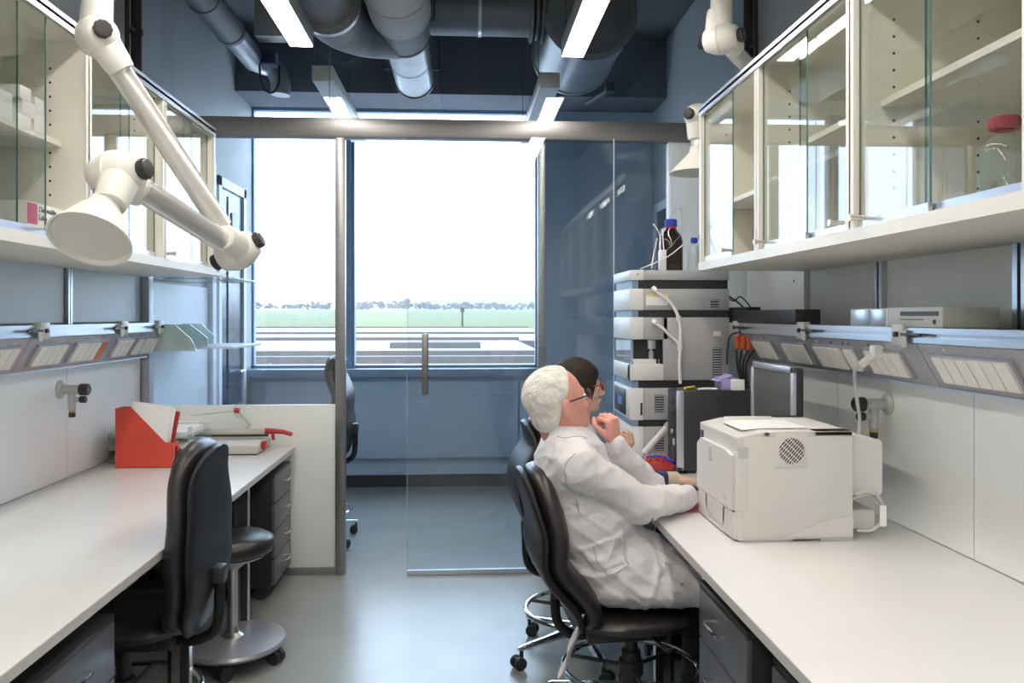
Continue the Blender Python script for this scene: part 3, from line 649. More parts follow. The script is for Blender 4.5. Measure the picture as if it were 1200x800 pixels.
# ================================================================== CHAIRS
def chair(label, x, y, rot, top=(-.40, .95), mid=(-.34, .715), low=(-.235, .49), seatz=.42, star=0, group='swivel laboratory chairs', ringz=.20):
    """local frame: faces +x"""
    t = thing('swivel_chair', label, 'chair', (0, 0, 0), group)
    ym = Vector((0, 1, 0))
    pts = spline([Vector((low[0]+.03, 0, seatz-.03)), Vector((low[0], 0, low[1])), Vector((mid[0]+.005, 0, mid[1]-.1)), Vector((mid[0], 0, mid[1]+.02)), Vector((top[0]+.03, 0, top[1]-.1)), Vector((top[0], 0, top[1]))], 5)
    n = len(pts)
    def sect(off, th, wk, ins):
        out = []
        for i, p in enumerate(pts):
            f = i/(n-1); d = (pts[min(i+1, n-1)]-pts[max(i-1, 0)]).normalized(); nrm = Vector((d.z, 0, -d.x))   # forward
            if nrm.x < 0: nrm = -nrm
            wdt = (.135+.10*math.sin(PI*(f*.72+.22)))*wk
            e = 1.0
            if f > .82: e = math.sqrt(max(.02, 1-((f-.82)/.19)**2))
            if f < .08: e = .75+.25*f/.08
            hv = th*(.55+.45*math.sin(PI*(.15+.55*(1-f))))*(e**.5)
            out.append((p+nrm*off, ym, nrm, wdt*e-ins, hv))
        return out
    bk = part('backrest', 'blackl', t, ('f', sect(.034, .048, 1.0, .006), {'n': 32, 'ex': 3}), smooth=60)
    part('back_shell', 'blacks', bk, ('f', sect(-.018, .020, 1.03, 0), {'n': 32, 'ex': 3}), smooth=60)
    # piping seams
    for sgn in (-1, 1):
        sc = sect(.078, .02, .62, 0); part('seam', 'rubber', bk, ('t', [s[0]+ym*sgn*s[3]-Vector((.006, 0, 0)) for s in sc[2:-2]], .004, {'n': 6}))
    part('seat', 'blackl', t, ('f', [((-.0, 0, seatz-.042), (1, 0, 0), (0, 1, 0), .20, .19), ((0, 0, seatz-.034), (1, 0, 0), (0, 1, 0), .225, .215), ((0, 0, seatz-.01), (1, 0, 0), (0, 1, 0), .235, .225), ((0, 0, seatz+.01), (1, 0, 0), (0, 1, 0), .22, .21), ((0, 0, seatz+.016), (1, 0, 0), (0, 1, 0), .15, .14)], {'n': 40, 'ex': 3}), smooth=60)
    part('seat_mechanism', 'dark', t, ('b', (-.18, -.07, seatz-.11), (.12, .07, seatz-.056), .008), ('c', (-.12, -.078, seatz-.085), (-.12, .078, seatz-.085), .009, {'n': 10}), ('c', (-.06, -.078, seatz-.085), (-.06, .078, seatz-.085), .009, {'n': 10}))
    part('lever', 'instd', t, ('t', [(.05, -.07, seatz-.08), (.06, -.2, seatz-.08), (.06, -.25, seatz-.07)], .007))
    part('back_bracket', 'blacks', t, ('t', [(-.10, 0, seatz-.09), (low[0]+.06, 0, seatz-.10), (low[0]+.0, 0, seatz-.09), (low[0]-.045, 0, seatz-.04), (low[0]-.052, 0, low[1])], .018, {'n': 12, 'smooth': 5}))
    part('back_mount', 'instd', bk, ('b', (low[0]-.072, -.03, low[1]-.02), (low[0]-.02, .03, low[1]+.04), .008))
    part('gas_column', 'instd', t, ('c', (0, 0, .09), (0, 0, .26), .036, {'n': 20}), ('c', (0, 0, .24), (0, 0, seatz-.10), .024, {'n': 20}))
    rg = part('foot_ring', 'chrome', t, ('t', [(.25*math.cos(a), .25*math.sin(a), ringz) for a in [2*PI*i/40 for i in range(40)]], .011, {'n': 10, 'closed': True}))
    part('ring_support', 'dark', rg, *[('c', (0, 0, ringz), (.25*math.cos(a), .25*math.sin(a), ringz), .008, {'n': 8}) for a in (.5, .5+2.09, .5+4.19)], ('c', (0, 0, ringz-.025), (0, 0, ringz+.025), .045, {'n': 20}))
    for k in range(5):
        a = star+k*2*PI/5; c, s_ = math.cos(a), math.sin(a); rr = .31
        lg = part('leg', 'chrome', t, ('f', [((.03*c, .03*s_, .115), (-s_, c, 0), (0, 0, 1), .024, .022), ((rr*.6*c, rr*.6*s_, .098), (-s_, c, 0), (0, 0, 1), .019, .014), ((rr*c, rr*s_, .085), (-s_, c, 0), (0, 0, 1), .015, .010), (((rr+.015)*c, (rr+.015)*s_, .083), (-s_, c, 0), (0, 0, 1), .010, .006)], {'n': 14, 'ex': 3}), smooth=50)
        q = a+.9*k; u = Vector((math.cos(q), math.sin(q), 0)); v = Vector((-u.y, u.x, 0)); o = Vector((rr*c, rr*s_, 0))+u*.015
        part('caster', 'rubber', lg, ('c', o+v*.008+Vector((0, 0, .027)), o+v*.026+Vector((0, 0, .027)), .027, {'n': 18}), ('c', o-v*.026+Vector((0, 0, .027)), o-v*.008+Vector((0, 0, .027)), .027, {'n': 18}), ('c', Vector((rr*c, rr*s_, .03)), Vector((rr*c, rr*s_, .085)), .009, {'n': 10}), ('b', (o.x-.016, o.y-.016, .03), (o.x+.016, o.y+.016, .05), .004))
    t.location = (x, y, 0); t.rotation_euler = (0, 0, rot)
    return t
chair('black swivel chair the white-haired man sits on, leaning back', .625, 2.98, R(4), star=R(150), seatz=.425)
chair('black swivel chair of the dark-haired woman, partly hidden behind the man', .53, 3.58, R(3), top=(-.245, 1.045), mid=(-.275, .80), low=(-.20, .56), seatz=.46, star=R(203))
chair('empty black swivel chair pushed under the left bench', -1.16, 2.86, R(180), top=(-.30, 1.06), mid=(-.275, .80), low=(-.27, .60), seatz=.48, star=R(20))
chair('black swivel chair beyond the glass partition, cut by the steel post', -1.0, 5.5, R(180), top=(-.20, 1.22), mid=(-.22, .96), low=(-.23, .74), seatz=.62, star=R(-5))

# round stool
t = thing('round_stool', 'round black stool with a grey disc base on casters under the left bench', 'stool', (-1.0, 3.6, 0))
sx_, sy_ = -1.0, 3.6
part('seat', 'blackl', t, ('l', [(.05, .455), (.13, .46), (.165, .475), (.178, .50), (.172, .53), (.14, .548), (.05, .552)], (sx_, sy_, 0), {'n': 44}), smooth=60)
part('seat_pan', 'silver', t, ('l', [(.03, .40), (.06, .425), (.135, .453), (.14, .46)], (sx_, sy_, 0)))
part('column', 'satin', t, ('c', (sx_, sy_, .11), (sx_, sy_, .42), .022), ('l', [(.05, .108), (.028, .125), (.022, .15)], (sx_, sy_, 0)))
part('base_disc', 'silver', t, ('l', [(.19, .062), (.222, .07), (.228, .082), (.222, .094), (.12, .104), (.03, .112)], (sx_, sy_, 0), {'n': 48}), smooth=50)
for k in range(5):
    a = R(-12+72*k); o = Vector((sx_+.20*math.cos(a), sy_+.20*math.sin(a), .03)); u = Vector((math.sin(a+.6), math.cos(a+.6), 0))
    part('caster', 'rubber', t, ('c', o-u*.026, o-u*.006, .03), ('c', o+u*.006, o+u*.026, .03), ('c', o, o+Vector((0, 0, .04)), .012))

# ================================================================== DRAWER PEDESTALS
def pedestal(label, s, xf, y0, y1, ztop, heights, casters=True, topmat='darkcab', hw=.12):
    """s=+1: front faces +x at xf; s=-1: faces -x"""
    t = thing('drawer_unit', label, 'drawers', (xf-s*.28, (y0+y1)/2, 0), 'rolling drawer units')
    z0 = .07 if casters else .0
    def bx(a, b, y0_, y1_, z0_, z1_, bev=0): return ('b', (min(a, b), y0_, z0_), (max(a, b), y1_, z1_), bev)
    part('carcass', 'darkcab', t, bx(xf-s*.56, xf-s*.02, y0, y1, z0, ztop-.02, .002))
    part('top_plate', topmat, t, bx(xf-s*.56, xf-s*.002, y0, y1, ztop-.02, ztop, .003))
    z = z0+.01
    for h in heights:
        d_ = part('drawer', 'greycab', t, bx(xf-s*.02, xf, y0+.004, y1-.004, z, z+h-.006, .003))
        ym_ = (y0+y1)/2; zz = z+h*.62
        part('handle', 'chrome', d_, ('t', [(xf, ym_-hw/2, zz), (xf+s*.028, ym_-hw/2, zz), (xf+s*.033, ym_-hw/2+.012, zz), (xf+s*.033, ym_+hw/2-.012, zz), (xf+s*.028, ym_+hw/2, zz), (xf, ym_+hw/2, zz)], .005, {'n': 8}))
        z += h
    if casters:
        for xx in (xf-s*.07, xf-s*.48):
            for yy in (y0+.05, y1-.05):
                part('caster', 'rubber', t, ('c', (xx-.012, yy-.024, .036), (xx-.012, yy-.006, .036), .036), ('c', (xx-.012, yy+.006, .036), (xx-.012, yy+.024, .036), .036), ('c', (xx, yy, .03), (xx, yy, z0), .012))
    return t
pedestal('four-drawer grey unit on casters by the partition under the left bench', 1, -.985, 4.33, 4.73, .665, [.145]*4)
pedestal('grey drawer unit under the left bench nearest the viewer', 1, -.985, 1.80, 2.37, .655, [.2, .2, .16], hw=.15)
pedestal('grey drawer unit under the right bench beside the seated man', -1, .757, 2.12, 2.56, .655, [.2, .2, .16], hw=.13)
pedestal('dark drawer unit under the right bench at the lower picture edge', -1, .80, 1.58, 2.06, .62, [.3, .22], hw=.13)

# ================================================================== LEFT BENCH THINGS
t = thing('magazine_file', 'red magazine file stuffed with white papers on the left bench', 'file holder', (-1.56, 4.14, .75))
fx0, fx1, fy0, fy1 = -1.705, -1.425, 4.10, 4.18
prof = [(fx0, .7505), (fx1, .7505), (fx1, .875), (fx1-.04, .875), (fx0+.08, 1.045), (fx0, 1.045)]
part('side', 'red', t, ('p', prof, fy0, fy0+.003, 1)); part('side', 'red', t, ('p', prof, fy1-.003, fy1, 1))
part('back', 'red', t, ('b', (fx0, fy0+.003, .7505), (fx0+.003, fy1-.003, 1.045)))
part('front', 'red', t, ('b', (fx1-.003, fy0+.003, .7505), (fx1, fy1-.003, .79)), ('b', (fx1-.003, fy0+.003, .85), (fx1, fy1-.003, .875)), ('b', (fx1-.003, fy0+.003, .79), (fx1, fy0+.022, .85)), ('b', (fx1-.003, fy1-.022, .79), (fx1, fy1-.003, .85)))
part('floor', 'red', t, ('b', (fx0, fy0, .7505), (fx1, fy1, .7535)))
for i in range(5):
    y = 4.108+i*.014; a = [.0, 3, -2, 5, 1][i]
    solo('paper_sheaf', 'redp' if i == 3 else 'paper', ['front white sheet leaning out of the red file', 'second white sheet in the red file', 'middle white sheet in the red file', 'red folder edge showing behind the sheets in the red file', 'rear white sheet in the red file'][i], 'papers',
         ('b', (-1.67+.006*i, y, .76), (-1.475+.004*i, y+.008, 1.065-.008*i), 0, 1, {'rot': Matrix.Rotation(R(8+a*.6), 3, 'Y'), 'piv': (-1.55, y, .76)}), group='sheets in the red magazine file')
t = thing('letter_tray', 'stack of clear acrylic trays with paper behind the red file', 'tray', (-1.56, 4.42, .75))
for i in range(3):
    z = .752+i*.06
    part('tray', 'gsheet', t, ('b', (-1.80, 4.24, z), (-1.40, 4.62, z+.004)), ('b', (-1.80, 4.24, z), (-1.797, 4.62, z+.035)), ('b', (-1.80, 4.617, z), (-1.40, 4.62, z+.035)), ('b', (-1.403, 4.24, z), (-1.40, 4.30, z+.055)), ('b', (-1.80, 4.24, z), (-1.40, 4.243, z+.03)))
    part('paper_stack', 'paper', t, ('b', (-1.78, 4.27, z+.005), (-1.43, 4.59, z+[.028, .02, .03][i])))
# guillotine cutter
t = thing('paper_cutter', 'beige guillotine paper cutter with red handle at the end of the left bench', 'cutter', (-1.27, 4.6, .75))
cx0, cx1, cy0, cy1 = -1.50, -1.10, 4.44, 4.74
part('base', 'beige', t, ('b', (cx0, cy0, .757), (cx1, cy1, .80), .004))
part('foot_strip', 'rubber', t, ('b', (cx0+.005, cy0+.004, .7502), (cx1-.005, cy1-.004, .757)))
part('cutting_deck', 'panelw', t, ('b', (cx0+.01, cy0+.01, .80), (cx1-.01, cy1-.01, .803)))
part('clamp_bar', 'beige', t, ('b', (cx0, cy1-.10, .835), (cx1-.005, cy1-.05, .862), .003), ('b', (cx0, cy1-.10, .828), (cx1-.01, cy1-.095, .836)))
part('blade', 'dark', t, ('b', (cx0, cy1-.106, .822), (cx1+.01, cy1-.101, .835)))
part('blade_handle', 'redp', t, ('t', [(cx1-.01, cy1-.09, .85), (cx1+.03, cy1-.09, .85), (cx1+.09, cy1-.09, .845), (cx1+.14, cy1-.09, .83)], [.018, .016, .013, .012], {'n': 12}), ('t', [(cx1+.03, cy1-.09, .85), (cx1+.035, cy1-.09, .80)], .009))
part('pressure_arm', 'beige', t, ('t', [(cx1-.12, cy1-.07, .86), (cx1-.10, cy1-.07, .885), (cx1-.16, cy1-.07, .965)], .011))
part('arm_knob', 'redp', t, ('c', (cx1-.185, cy1-.07, .967), (cx1-.155, cy1-.07, .962), .014))
part('finger_guard', 'gsheet', t, ('l', [(.045, -.002), (.046, 0), (.045, .002)], (cx1-.155, cy1-.05, .965), (0, 1, 0)))
part('guard_wire', 'satin', t, ('t', [(cx0-.02, cy1-.07, .94), (cx1-.17, cy1-.07, .965)], .003, {'n': 6}))
part('adjust_knob', 'redp', t, ('l', [(.022, 0), (.024, .004), (.024, .02), (.019, .024)], (cx1, cy0+.09, .79), (1, 0, 0)))
solo('paper_sheaf', 'paper', 'loose white papers lying at the back of the cutter', 'papers', ('b', (-1.72, 4.63, .752), (-1.5, 4.74, .90), .002))

# gas taps
def tap(label, x, y, z, s):
    t = thing('gas_tap', label, 'tap', (x, y, z), 'wall gas taps')
    part('wall_rose', 'valve', t, ('l', [(.042, 0), (.042, .006), (.034, .012), (.03, .016)], (x, y, z), (-s, 0, 0)))
    part('body', 'valve', t, ('c', (x, y, z), (x-s*.09, y, z), .021), ('c', (x-s*.055, y, z), (x-s*.055, y, z-.09), .017), ('c', (x-s*.055, y, z-.045), (x-s*.09, y, z-.045), .012))
    part('main_knob', 'instd', t, ('l', [(.024, 0), (.027, .004), (.027, .035), (.023, .04)], (x-s*.09, y, z), (-s, 0, 0)), label='black ribbed main knob')
    part('knob_cap', 'chrome', t, ('c', (x-s*.13, y, z), (x-s*.134, y, z), .016))
    part('small_knob', 'instd', t, ('l', [(.014, 0), (.016, .003), (.016, .025), (.012, .028)], (x-s*.09, y, z-.045), (-s, 0, 0)))
    part('outlet', 'brass', t, ('c', (x-s*.055, y, z-.09), (x-s*.055, y, z-.10), .013), ('c', (x-s*.055, y, z-.10), (x-s*.055, y, z-.118), .014))
    part('outlet_cap', 'instd', t, ('c', (x-s*.055, y, z-.103), (x-s*.055, y, z-.125), .0145))
tap('grey gas tap on the left wall under the socket rail', XL+.014, 3.80, 1.165, -1)
tap('grey gas tap on the right wall above the printer', 1.568, 2.90, 1.175, 1)

# ================================================================== RIGHT BENCH THINGS
# printer -------------------------------------------------------------------
t = thing('laser_printer', 'big off-white laser printer on the right bench with a round fan grille', 'printer', (1.1, 2.84, .75))
px0, px1, py0, py1 = .897, 1.30, 2.632, 3.048
part('body', 'printer', t, ('p', [(px0+.012, .757), (px1, .757), (px1, 1.108), (px0+.09, 1.112), (px0+.01, 1.095), (px0+.006, .853)], py0+.002, py1-.002, 1), ('b', (px0+.02, py0+.02, 1.05), (px1-.01, py1-.02, 1.085)))
part('foot', 'printer2', t, ('b', (px0+.02, py0+.006, .7505), (px0+.20, py0+.03, .760)), ('b', (px1-.11, py0, .7505), (px1, py0+.03, .775)), ('b', (px0+.02, py1-.03, .7505), (px1, py1-.01, .760)))
part('side_skin', 'printer', t, ('b', (px0+.03, py0-.001, .765), (px1, py0+.004, 1.098), .0012))
part('skirt', 'printer', t, ('p', [(px0+.18, .765), (px1, .765), (px1, .83), (px0+.30, .815), (px0+.24, .79)], py0-.006, py0, 1))
part('paper_tray', 'printer', t, ('b', (px0, py0+.01, .757), (px0+.03, py0+.12, .848), .004), ('b', (px0, py1-.12, .757), (px0+.03, py1-.008, .848), .004), ('b', (px0, py0+.1, .79), (px0+.03, py1-.1, .848), .003), ('b', (px0+.02, py0+.1, .76), (px0+.03, py1-.1, .80)), ('b', (px0, py0+.1, .757), (px0+.03, py1-.1, .765)))
part('seam', 'dark', t, ('b', (px0+.001, py0+.012, .848), (px0+.03, py1-.01, .853)))
part('front_door', 'printer', t, ('p', [(py0+.012, .854), (py1-.012, .854), (py1-.012, 1.02), (py1-.06, 1.045), (py0+.08, 1.045), (py0+.02, 1.035)], px0-.006, px0+.01, 0))
part('corner_cover', 'printer', t, ('b', (px0+.002, py0-.003, .853), (px0+.05, py0+.012, 1.05), .004))
part('button', 'printer2', t, ('b', (px0+.018, py0-.006, 1.035), (px0+.042, py0-.002, 1.06), .002), ('b', (px0+.012, py0-.0045, 1.028), (px0+.048, py0-.002, 1.067), .001))
part('control_label', 'navy', t, ('b', (px0+.004, py1-.05, 1.04), (px0+.008, py1-.02, 1.07)))
part('top_cover', 'printer', t, ('p', [(px0+.008, 1.09), (px0+.10, 1.112), (px0+.12, 1.112), (px0+.12, 1.104), (px0+.03, 1.085)], py0, py1, 1), ('b', (px0+.10, py0, 1.10), (px1, py0+.06, 1.116), .003), ('b', (px1-.13, py0, 1.10), (px1, py1, 1.116), .003), ('b', (px0+.1, py1-.05, 1.10), (px1, py1, 1.116), .003))
part('output_tray', 'printer2', t, ('p', [(px0+.10, 1.106), (px1-.12, 1.088), (px1-.12, 1.084), (px0+.10, 1.10)], py0+.05, py1-.04, 1))
part('output_slot', 'instd', t, ('b', (px1-.134, py0+.09, 1.092), (px1-.130, py1-.08, 1.110)))
part('manual_slot', 'dark', t, ('b', (px1-.10, py0+.02, 1.1155), (px1-.02, py0+.024, 1.117)))
fx, fz, fr_ = 1.09, 1.052, .045
fg = part('fan_grille', 'printer', t, ('b', (fx-.055, py0-.005, fz-.055), (fx+.055, py0+.001, fz+.055), .003))
part('fan_opening', 'instd', fg, ('c', (fx, py0-.0055, fz), (fx, py0-.0045, fz), fr_, {'n': 36}))
bars = []
for i in range(-5, 6):
    dd = i*.0085; L = math.sqrt(max(0, fr_**2-dd**2)); u = Vector((math.cos(R(-42)), 0, math.sin(R(-42)))); v = Vector((-u.z, 0, u.x)); c_ = Vector((fx, py0-.0065, fz))
    if i % 2: bars.append(('c', c_+v*dd-u*L, c_+v*dd+u*L, .0018, {'n': 6}))
    dd = i*.0085
    bars.append(('c', c_+u*dd-v*L, c_+u*dd+v*L, .0017, {'n': 6}))
part('grille_bars', 'printer', fg, *bars, ('t', [(fx+fr_*math.cos(a), py0-.006, fz+fr_*math.sin(a)) for a in [2*PI*k/30 for k in range(30)]], .002, {'n': 6, 'closed': True}))
part('rear_duplex_unit', 'printer', t, ('p', [(px1, .895), (px1+.112, .895), (px1+.118, .905), (px1+.118, 1.07), (px1+.11, 1.08), (px1, 1.10)], py0+.03, py1-.05, 1), ('b', (px1, py0+.05, .775), (px1+.105, py1-.06, .84), .006))
part('latch', 'printer2', t, ('p', [(px0-.0005, 1.0), (px0+.002, 1.0), (px0+.002, .96), (px0-.0005, .97)], py1-.15, py1-.14, 1), ('b', (px0-.009, py1-.19, .98), (px0-.004, py1-.16, 1.03), .002))
part('emblem', 'printer2', t, ('c', (px0-.008, py0+.09, .885), (px0-.005, py0+.09, .885), .007), ('c', (px0-.008, py0+.075, .882), (px0-.005, py0+.075, .882), .009))
part('cable_loop', 'valve', t, ('t', [(px1+.02, py0+.02, .90), (px1+.07, py0, .91), (px1+.10, py0-.005, .87), (px1+.105, py0-.005, .83), (px1+.07, py0, .785), (px1+.02, py0+.01, .78)], .006, {'smooth': 6}), ('t', [(px1+.01, py0+.02, .885), (px1+.06, py0+.01, .90), (px1+.095, py0, .86)], .005, {'smooth': 6}))
part('cable_tag', 'paper', t, ('b', (px1+.085, py0-.018, .80), (px1+.108, py0-.014, .87), .001))
solo('paper_sheaf', 'paper', 'white sheet lying curled on top of the printer', 'papers', ('p', [(px0+.05, 1.112), (px0+.12, 1.1165), (px0+.28, 1.117), (px0+.28, 1.1185), (px0+.12, 1.118), (px0+.05, 1.1135)], 2.70, 2.92, 1))
solo('pink_sheet', 'pink', 'pink sheet of paper under the man\'s cuff beside the printer', 'papers', ('b', (.80, 3.04, .7505), (.96, 3.20, .7515)))
solo('paper_sheaf', 'paper', 'white sheet on the bench under the woman\'s hand', 'papers', ('b', (.90, 3.28, .7505), (1.12, 3.58, .7525)))
# monitor -------------------------------------------------------------------
t = thing('computer_monitor', 'silver framed flat monitor standing behind the printer, screen turned to the people', 'monitor', (1.31, 3.31, .75))
part('back_housing', 'instd', t, ('b', (1.295, 3.085, .985), (1.33, 3.545, 1.295), .008), ('b', (1.32, 3.16, 1.04), (1.35, 3.46, 1.24), .012))
part('bezel', 'silver', t, ('b', (1.284, 3.08, .98), (1.298, 3.11, 1.30), .003), ('b', (1.284, 3.52, .98), (1.298, 3.55, 1.30), .003), ('b', (1.284, 3.08, 1.274), (1.298, 3.55, 1.30), .003), ('b', (1.284, 3.08, .98), (1.298, 3.55, 1.01), .003))
part('screen', 'screen', t, ('b', (1.2895, 3.108, 1.008), (1.296, 3.522, 1.276)))
part('stand', 'silver', t, ('b', (1.315, 3.27, .76), (1.34, 3.35, 1.05), .004), ('b', (1.22, 3.20, .7505), (1.42, 3.42, .764), .006))
# computer tower ------------------------------------------------------------
t = thing('computer_tower', 'black computer tower with a silver front edge on the right bench', 'computer', (1.2, 3.89, .75))
part('case', 'instd', t, ('b', (1.045, 3.79, .765), (1.395, 3.98, 1.144), .003))
part('front_panel', 'blacks', t, ('b', (1.018, 3.80, .775), (1.045, 3.975, 1.14), .006))
part('silver_trim', 'silver', t, ('b', (1.015, 3.788, .765), (1.05, 3.802, 1.144), .004), ('b', (1.015, 3.788, .765), (1.045, 3.98, .785), .004))
part('drive_bay', 'dark', t, ('b', (1.014, 3.83, 1.08), (1.018, 3.95, 1.12), .002), ('b', (1.014, 3.83, 1.03), (1.018, 3.95, 1.07), .002))
part('power_button', 'silver', t, ('c', (1.011, 3.88, .94), (1.018, 3.88, .94), .012), ('b', (1.012, 3.83, .88), (1.018, 3.86, .91)))
part('foot', 'rubber', t, *[('b', (x, y, .7505), (x+.04, y+.02, .766)) for x in (1.07, 1.33) for y in (3.80, 3.95)])
# instrument stack: five modules -------------------------------------------
ix0, ix1, iy0, iy1 = .865, 1.39, 4.15, 4.60
def module(label, z0, z1, kind, vent=None, gap=.036):
    t = thing('instrument_module', label, 'instrument', ((ix0+ix1)/2, (iy0+iy1)/2, z0), 'stacked chromatography modules')
    part('plinth', 'instd', t, ('b', (ix0+.045, iy0+.012, z0), (ix1-.006, iy1-.01, z0+gap)))
    part('plinth_front', 'sill', t, ('b', (ix0+.012, iy0+.008, z0+.002), (ix0+.046, iy1-.01, z0+gap)))
    zb = z0+gap
    if kind != 'sampler':
        part('body', 'instg', t, ('b', (ix0+.075, iy0+.004, zb), (ix1, iy1, z1), .003))
        part('front_cover', 'inst', t, ('b', (ix0, iy0, zb-.002), (ix0+.075, iy1, z1+.001), .007))
    else:
        part('body', 'instg', t, ('b', (ix0+.175, iy0+.004, zb), (ix1, iy1, z1), .003), ('b', (ix0+.06, iy0+.06, zb), (ix0+.2, iy1, z1)), ('b', (ix0+.075, iy0+.004, z1-.115), (ix0+.2, iy1, z1), .003))
        part('front_cover', 'inst', t, ('b', (ix0, iy0, z1-.115), (ix0+.075, iy1, z1+.001), .007))
        part('lower_lip', 'inst', t, ('b', (ix0, iy0-.002, zb), (ix0+.178, iy0+.06, zb+.085), .006), ('b', (ix0, iy0, zb), (ix0+.075, iy1, zb+.085), .006), ('b', (ix0+.02, iy0+.01, zb+.08), (ix0+.14, iy0+.055, zb+.11), .003))
        part('chamber', 'dark', t, ('b', (ix0+.03, iy0+.055, zb+.08), (ix0+.176, iy0+.062, z1-.11)), ('b', (ix0+.172, iy0+.01, zb+.08), (ix0+.176, iy0+.06, z1-.11)))
        part('needle_head', 'silver', t, ('b', (ix0+.10, iy0+.018, z1-.165), (ix0+.14, iy0+.05, z1-.115), .004), ('c', (ix0+.12, iy0+.035, z1-.22), (ix0+.12, iy0+.035, z1-.16), .007), ('c', (ix0+.12, iy0+.035, zb+.1), (ix0+.12, iy0+.035, zb+.15), .014))
        part('vial_rack', 'chrome', t, *[('c', (ix0+.125+.018*i, iy0+.03, zb+.06), (ix0+.125+.018*i, iy0+.03, zb+.11), .007, {'n': 10}) for i in range(3)])
        part('clear_window', 'gsheet', t, ('b', (ix0+.003, iy0+.003, zb+.085), (ix0+.007, iy1-.05, z1-.113)))
    if vent:
        vx, vw, v0, v1 = vent; n = max(3, int((v1-v0)/.012))
        part('vent', 'instd', t, ('b', (vx, iy0+.0025, v0), (vx+vw, iy0+.0042, v1)))
        part('vent_louvres', 'instg', t, *[('b', (vx, iy0+.0005, v0+(v1-v0)*(i+.35)/n), (vx+vw, iy0+.004, v0+(v1-v0)*(i+.8)/n)) for i in range(n)])
    return t
m0 = module('lowest instrument module, mostly behind the seated people', .7505, .925, 'plain', (ix0+.13, .05, .80, .89), .02)
m1 = module('instrument module with a small blue display, second from the bottom', .925, 1.125, 'plain', (ix0+.13, .05, 1.0, 1.09))
part('display', 'instd', m1, ('b', (ix0-.003, iy0+.10, .975), (ix0, iy1-.04, 1.11), .001)); part('status_light', 'display', m1, ('b', (ix0-.004, iy0+.2, 1.02), (ix0-.003, iy0+.32, 1.06)))
part('door_slot', 'instd', m1, ('b', (ix0+.055, iy0-.002, .985), (ix0+.065, iy0+.001, 1.05)))
m2 = module('tall sampler module with an open dark chamber and needle', 1.125, 1.492, 'sampler', (ix1-.09, .05, 1.18, 1.335), .040)
part('sticker', 'paper', m2, ('b', (ix1-.085, iy0+.002, 1.395), (ix1-.045, iy0+.0035, 1.42)))
m3 = module('flat pump module with a yellow-white sticker, second from the top', 1.492, 1.64, 'plain', (ix1-.10, .045, 1.545, 1.585), .038)
part('sticker', 'paper', m3, ('b', (ix0+.085, iy0+.002, 1.555), (ix0+.20, iy0+.0035, 1.60))); part('sticker_stripe', pm('yellow_print', (.75, .65, .2), .6), m3, ('b', (ix0+.085, iy0+.0018, 1.600), (ix0+.20, iy0+.0035, 1.612)))
m4 = module('topmost solvent tray of the instrument stack', 1.64, 1.737, 'plain', None, .046)
part('front_button', 'instg', m4, ('c', (ix0+.04, iy0-.003, 1.715), (ix0+.04, iy0+.001, 1.715), .006))
Y_ = iy0-.02
t = thing('drain_tubing', 'white drain tubing clipped down the side of the instrument stack', 'tubing', (1.1, Y_, 1.2))
part('tube', 'paper', t, ('t', [(.985, iy0-.006, 1.64), (1.0, Y_, 1.625), (1.07, Y_, 1.57), (1.115, Y_, 1.49), (1.125, Y_, 1.38), (1.12, Y_, 1.25), (1.125, Y_, 1.15)], .0085, {'smooth': 5}), ('t', [(.985, iy0-.006, 1.47), (1.0, Y_, 1.46), (1.06, Y_, 1.41), (1.12, Y_, 1.35)], .0085, {'smooth': 4}))
for s_ in (('c', (.985, iy0-.005, 1.645), (1.0, Y_-.004, 1.625), .013), ('c', (.985, iy0-.005, 1.475), (1.0, Y_-.004, 1.46), .013), ('c', (1.125, Y_, 1.32), (1.122, Y_, 1.37), .015), ('c', (1.115, Y_, 1.47), (1.115, Y_, 1.5), .013)): part('connector', 'inst', t, s_)
t = thing('drain_wand', 'white plastic tube slanting from the lowest module to the tower', 'tubing', (.98, 4.08, .9))
part('tube', 'inst', t, ('c', (.93, 4.11, .80), (1.04, 4.06, .94), .016), ('c', (1.04, 4.06, .94), (1.07, 4.05, .97), .012)); part('coupling', 'silver', t, ('c', (1.035, 4.0625, .935), (1.05, 4.056, .95), .02))
t = thing('reagent_bottle', 'large dark amber bottle with a blue cap on top of the instrument stack', 'bottle', (1.135, 4.36, 1.738))
part('body', 'liquid', t, ('l', [(.060, 0), (.064, .008), (.064, .165), (.058, .195), (.034, .225), (.026, .24), (.026, .262)], (1.135, 4.36, 1.738), (0, 0, 1), {'n': 36}))
part('collar', 'redp', t, ('c', (1.135, 4.36, 1.975), (1.135, 4.36, 1.985), .03)); part('cap', 'blue', t, ('l', [(.03, .247), (.033, .25), (.033, .283), (.029, .288)], (1.135, 4.36, 1.738)))
part('suction_tube', 'gbottle', t, ('t', [(1.135, 4.36, 2.02), (1.14, 4.36, 2.06), (1.18, 4.35, 2.085), (1.205, 4.34, 2.03), (1.19, 4.32, 1.96), (1.12, 4.28, 1.88), (1.03, 4.25, 1.80), (.95, 4.22, 1.75)], .004, {'smooth': 6, 'n': 8}))
solo('reagent_bottle', 'gbottle', 'tall', 'bottle', ('c', (0, 0, 0), (0, 0, .01), .01)) if False else None
bottle('small clear bottle with a blue cap next to the amber bottle', 1.255, 4.33, 1.738, .038, .185, 'blue', liq=None)
bottle('clear blue-capped bottle half hidden behind the cabinet end', 1.33, 4.44, 1.738, .038, .215, 'blue', liq=None)
bottle('amber-green filled bottle behind the far cabinet pane', 1.40, 3.66, 1.759, .062, .225, 'gsheet', liq='brass')
t = thing('tube_holder', 'white tube holder with thin hoses left of the amber bottle', 'holder', (1.065, 4.26, 1.738))
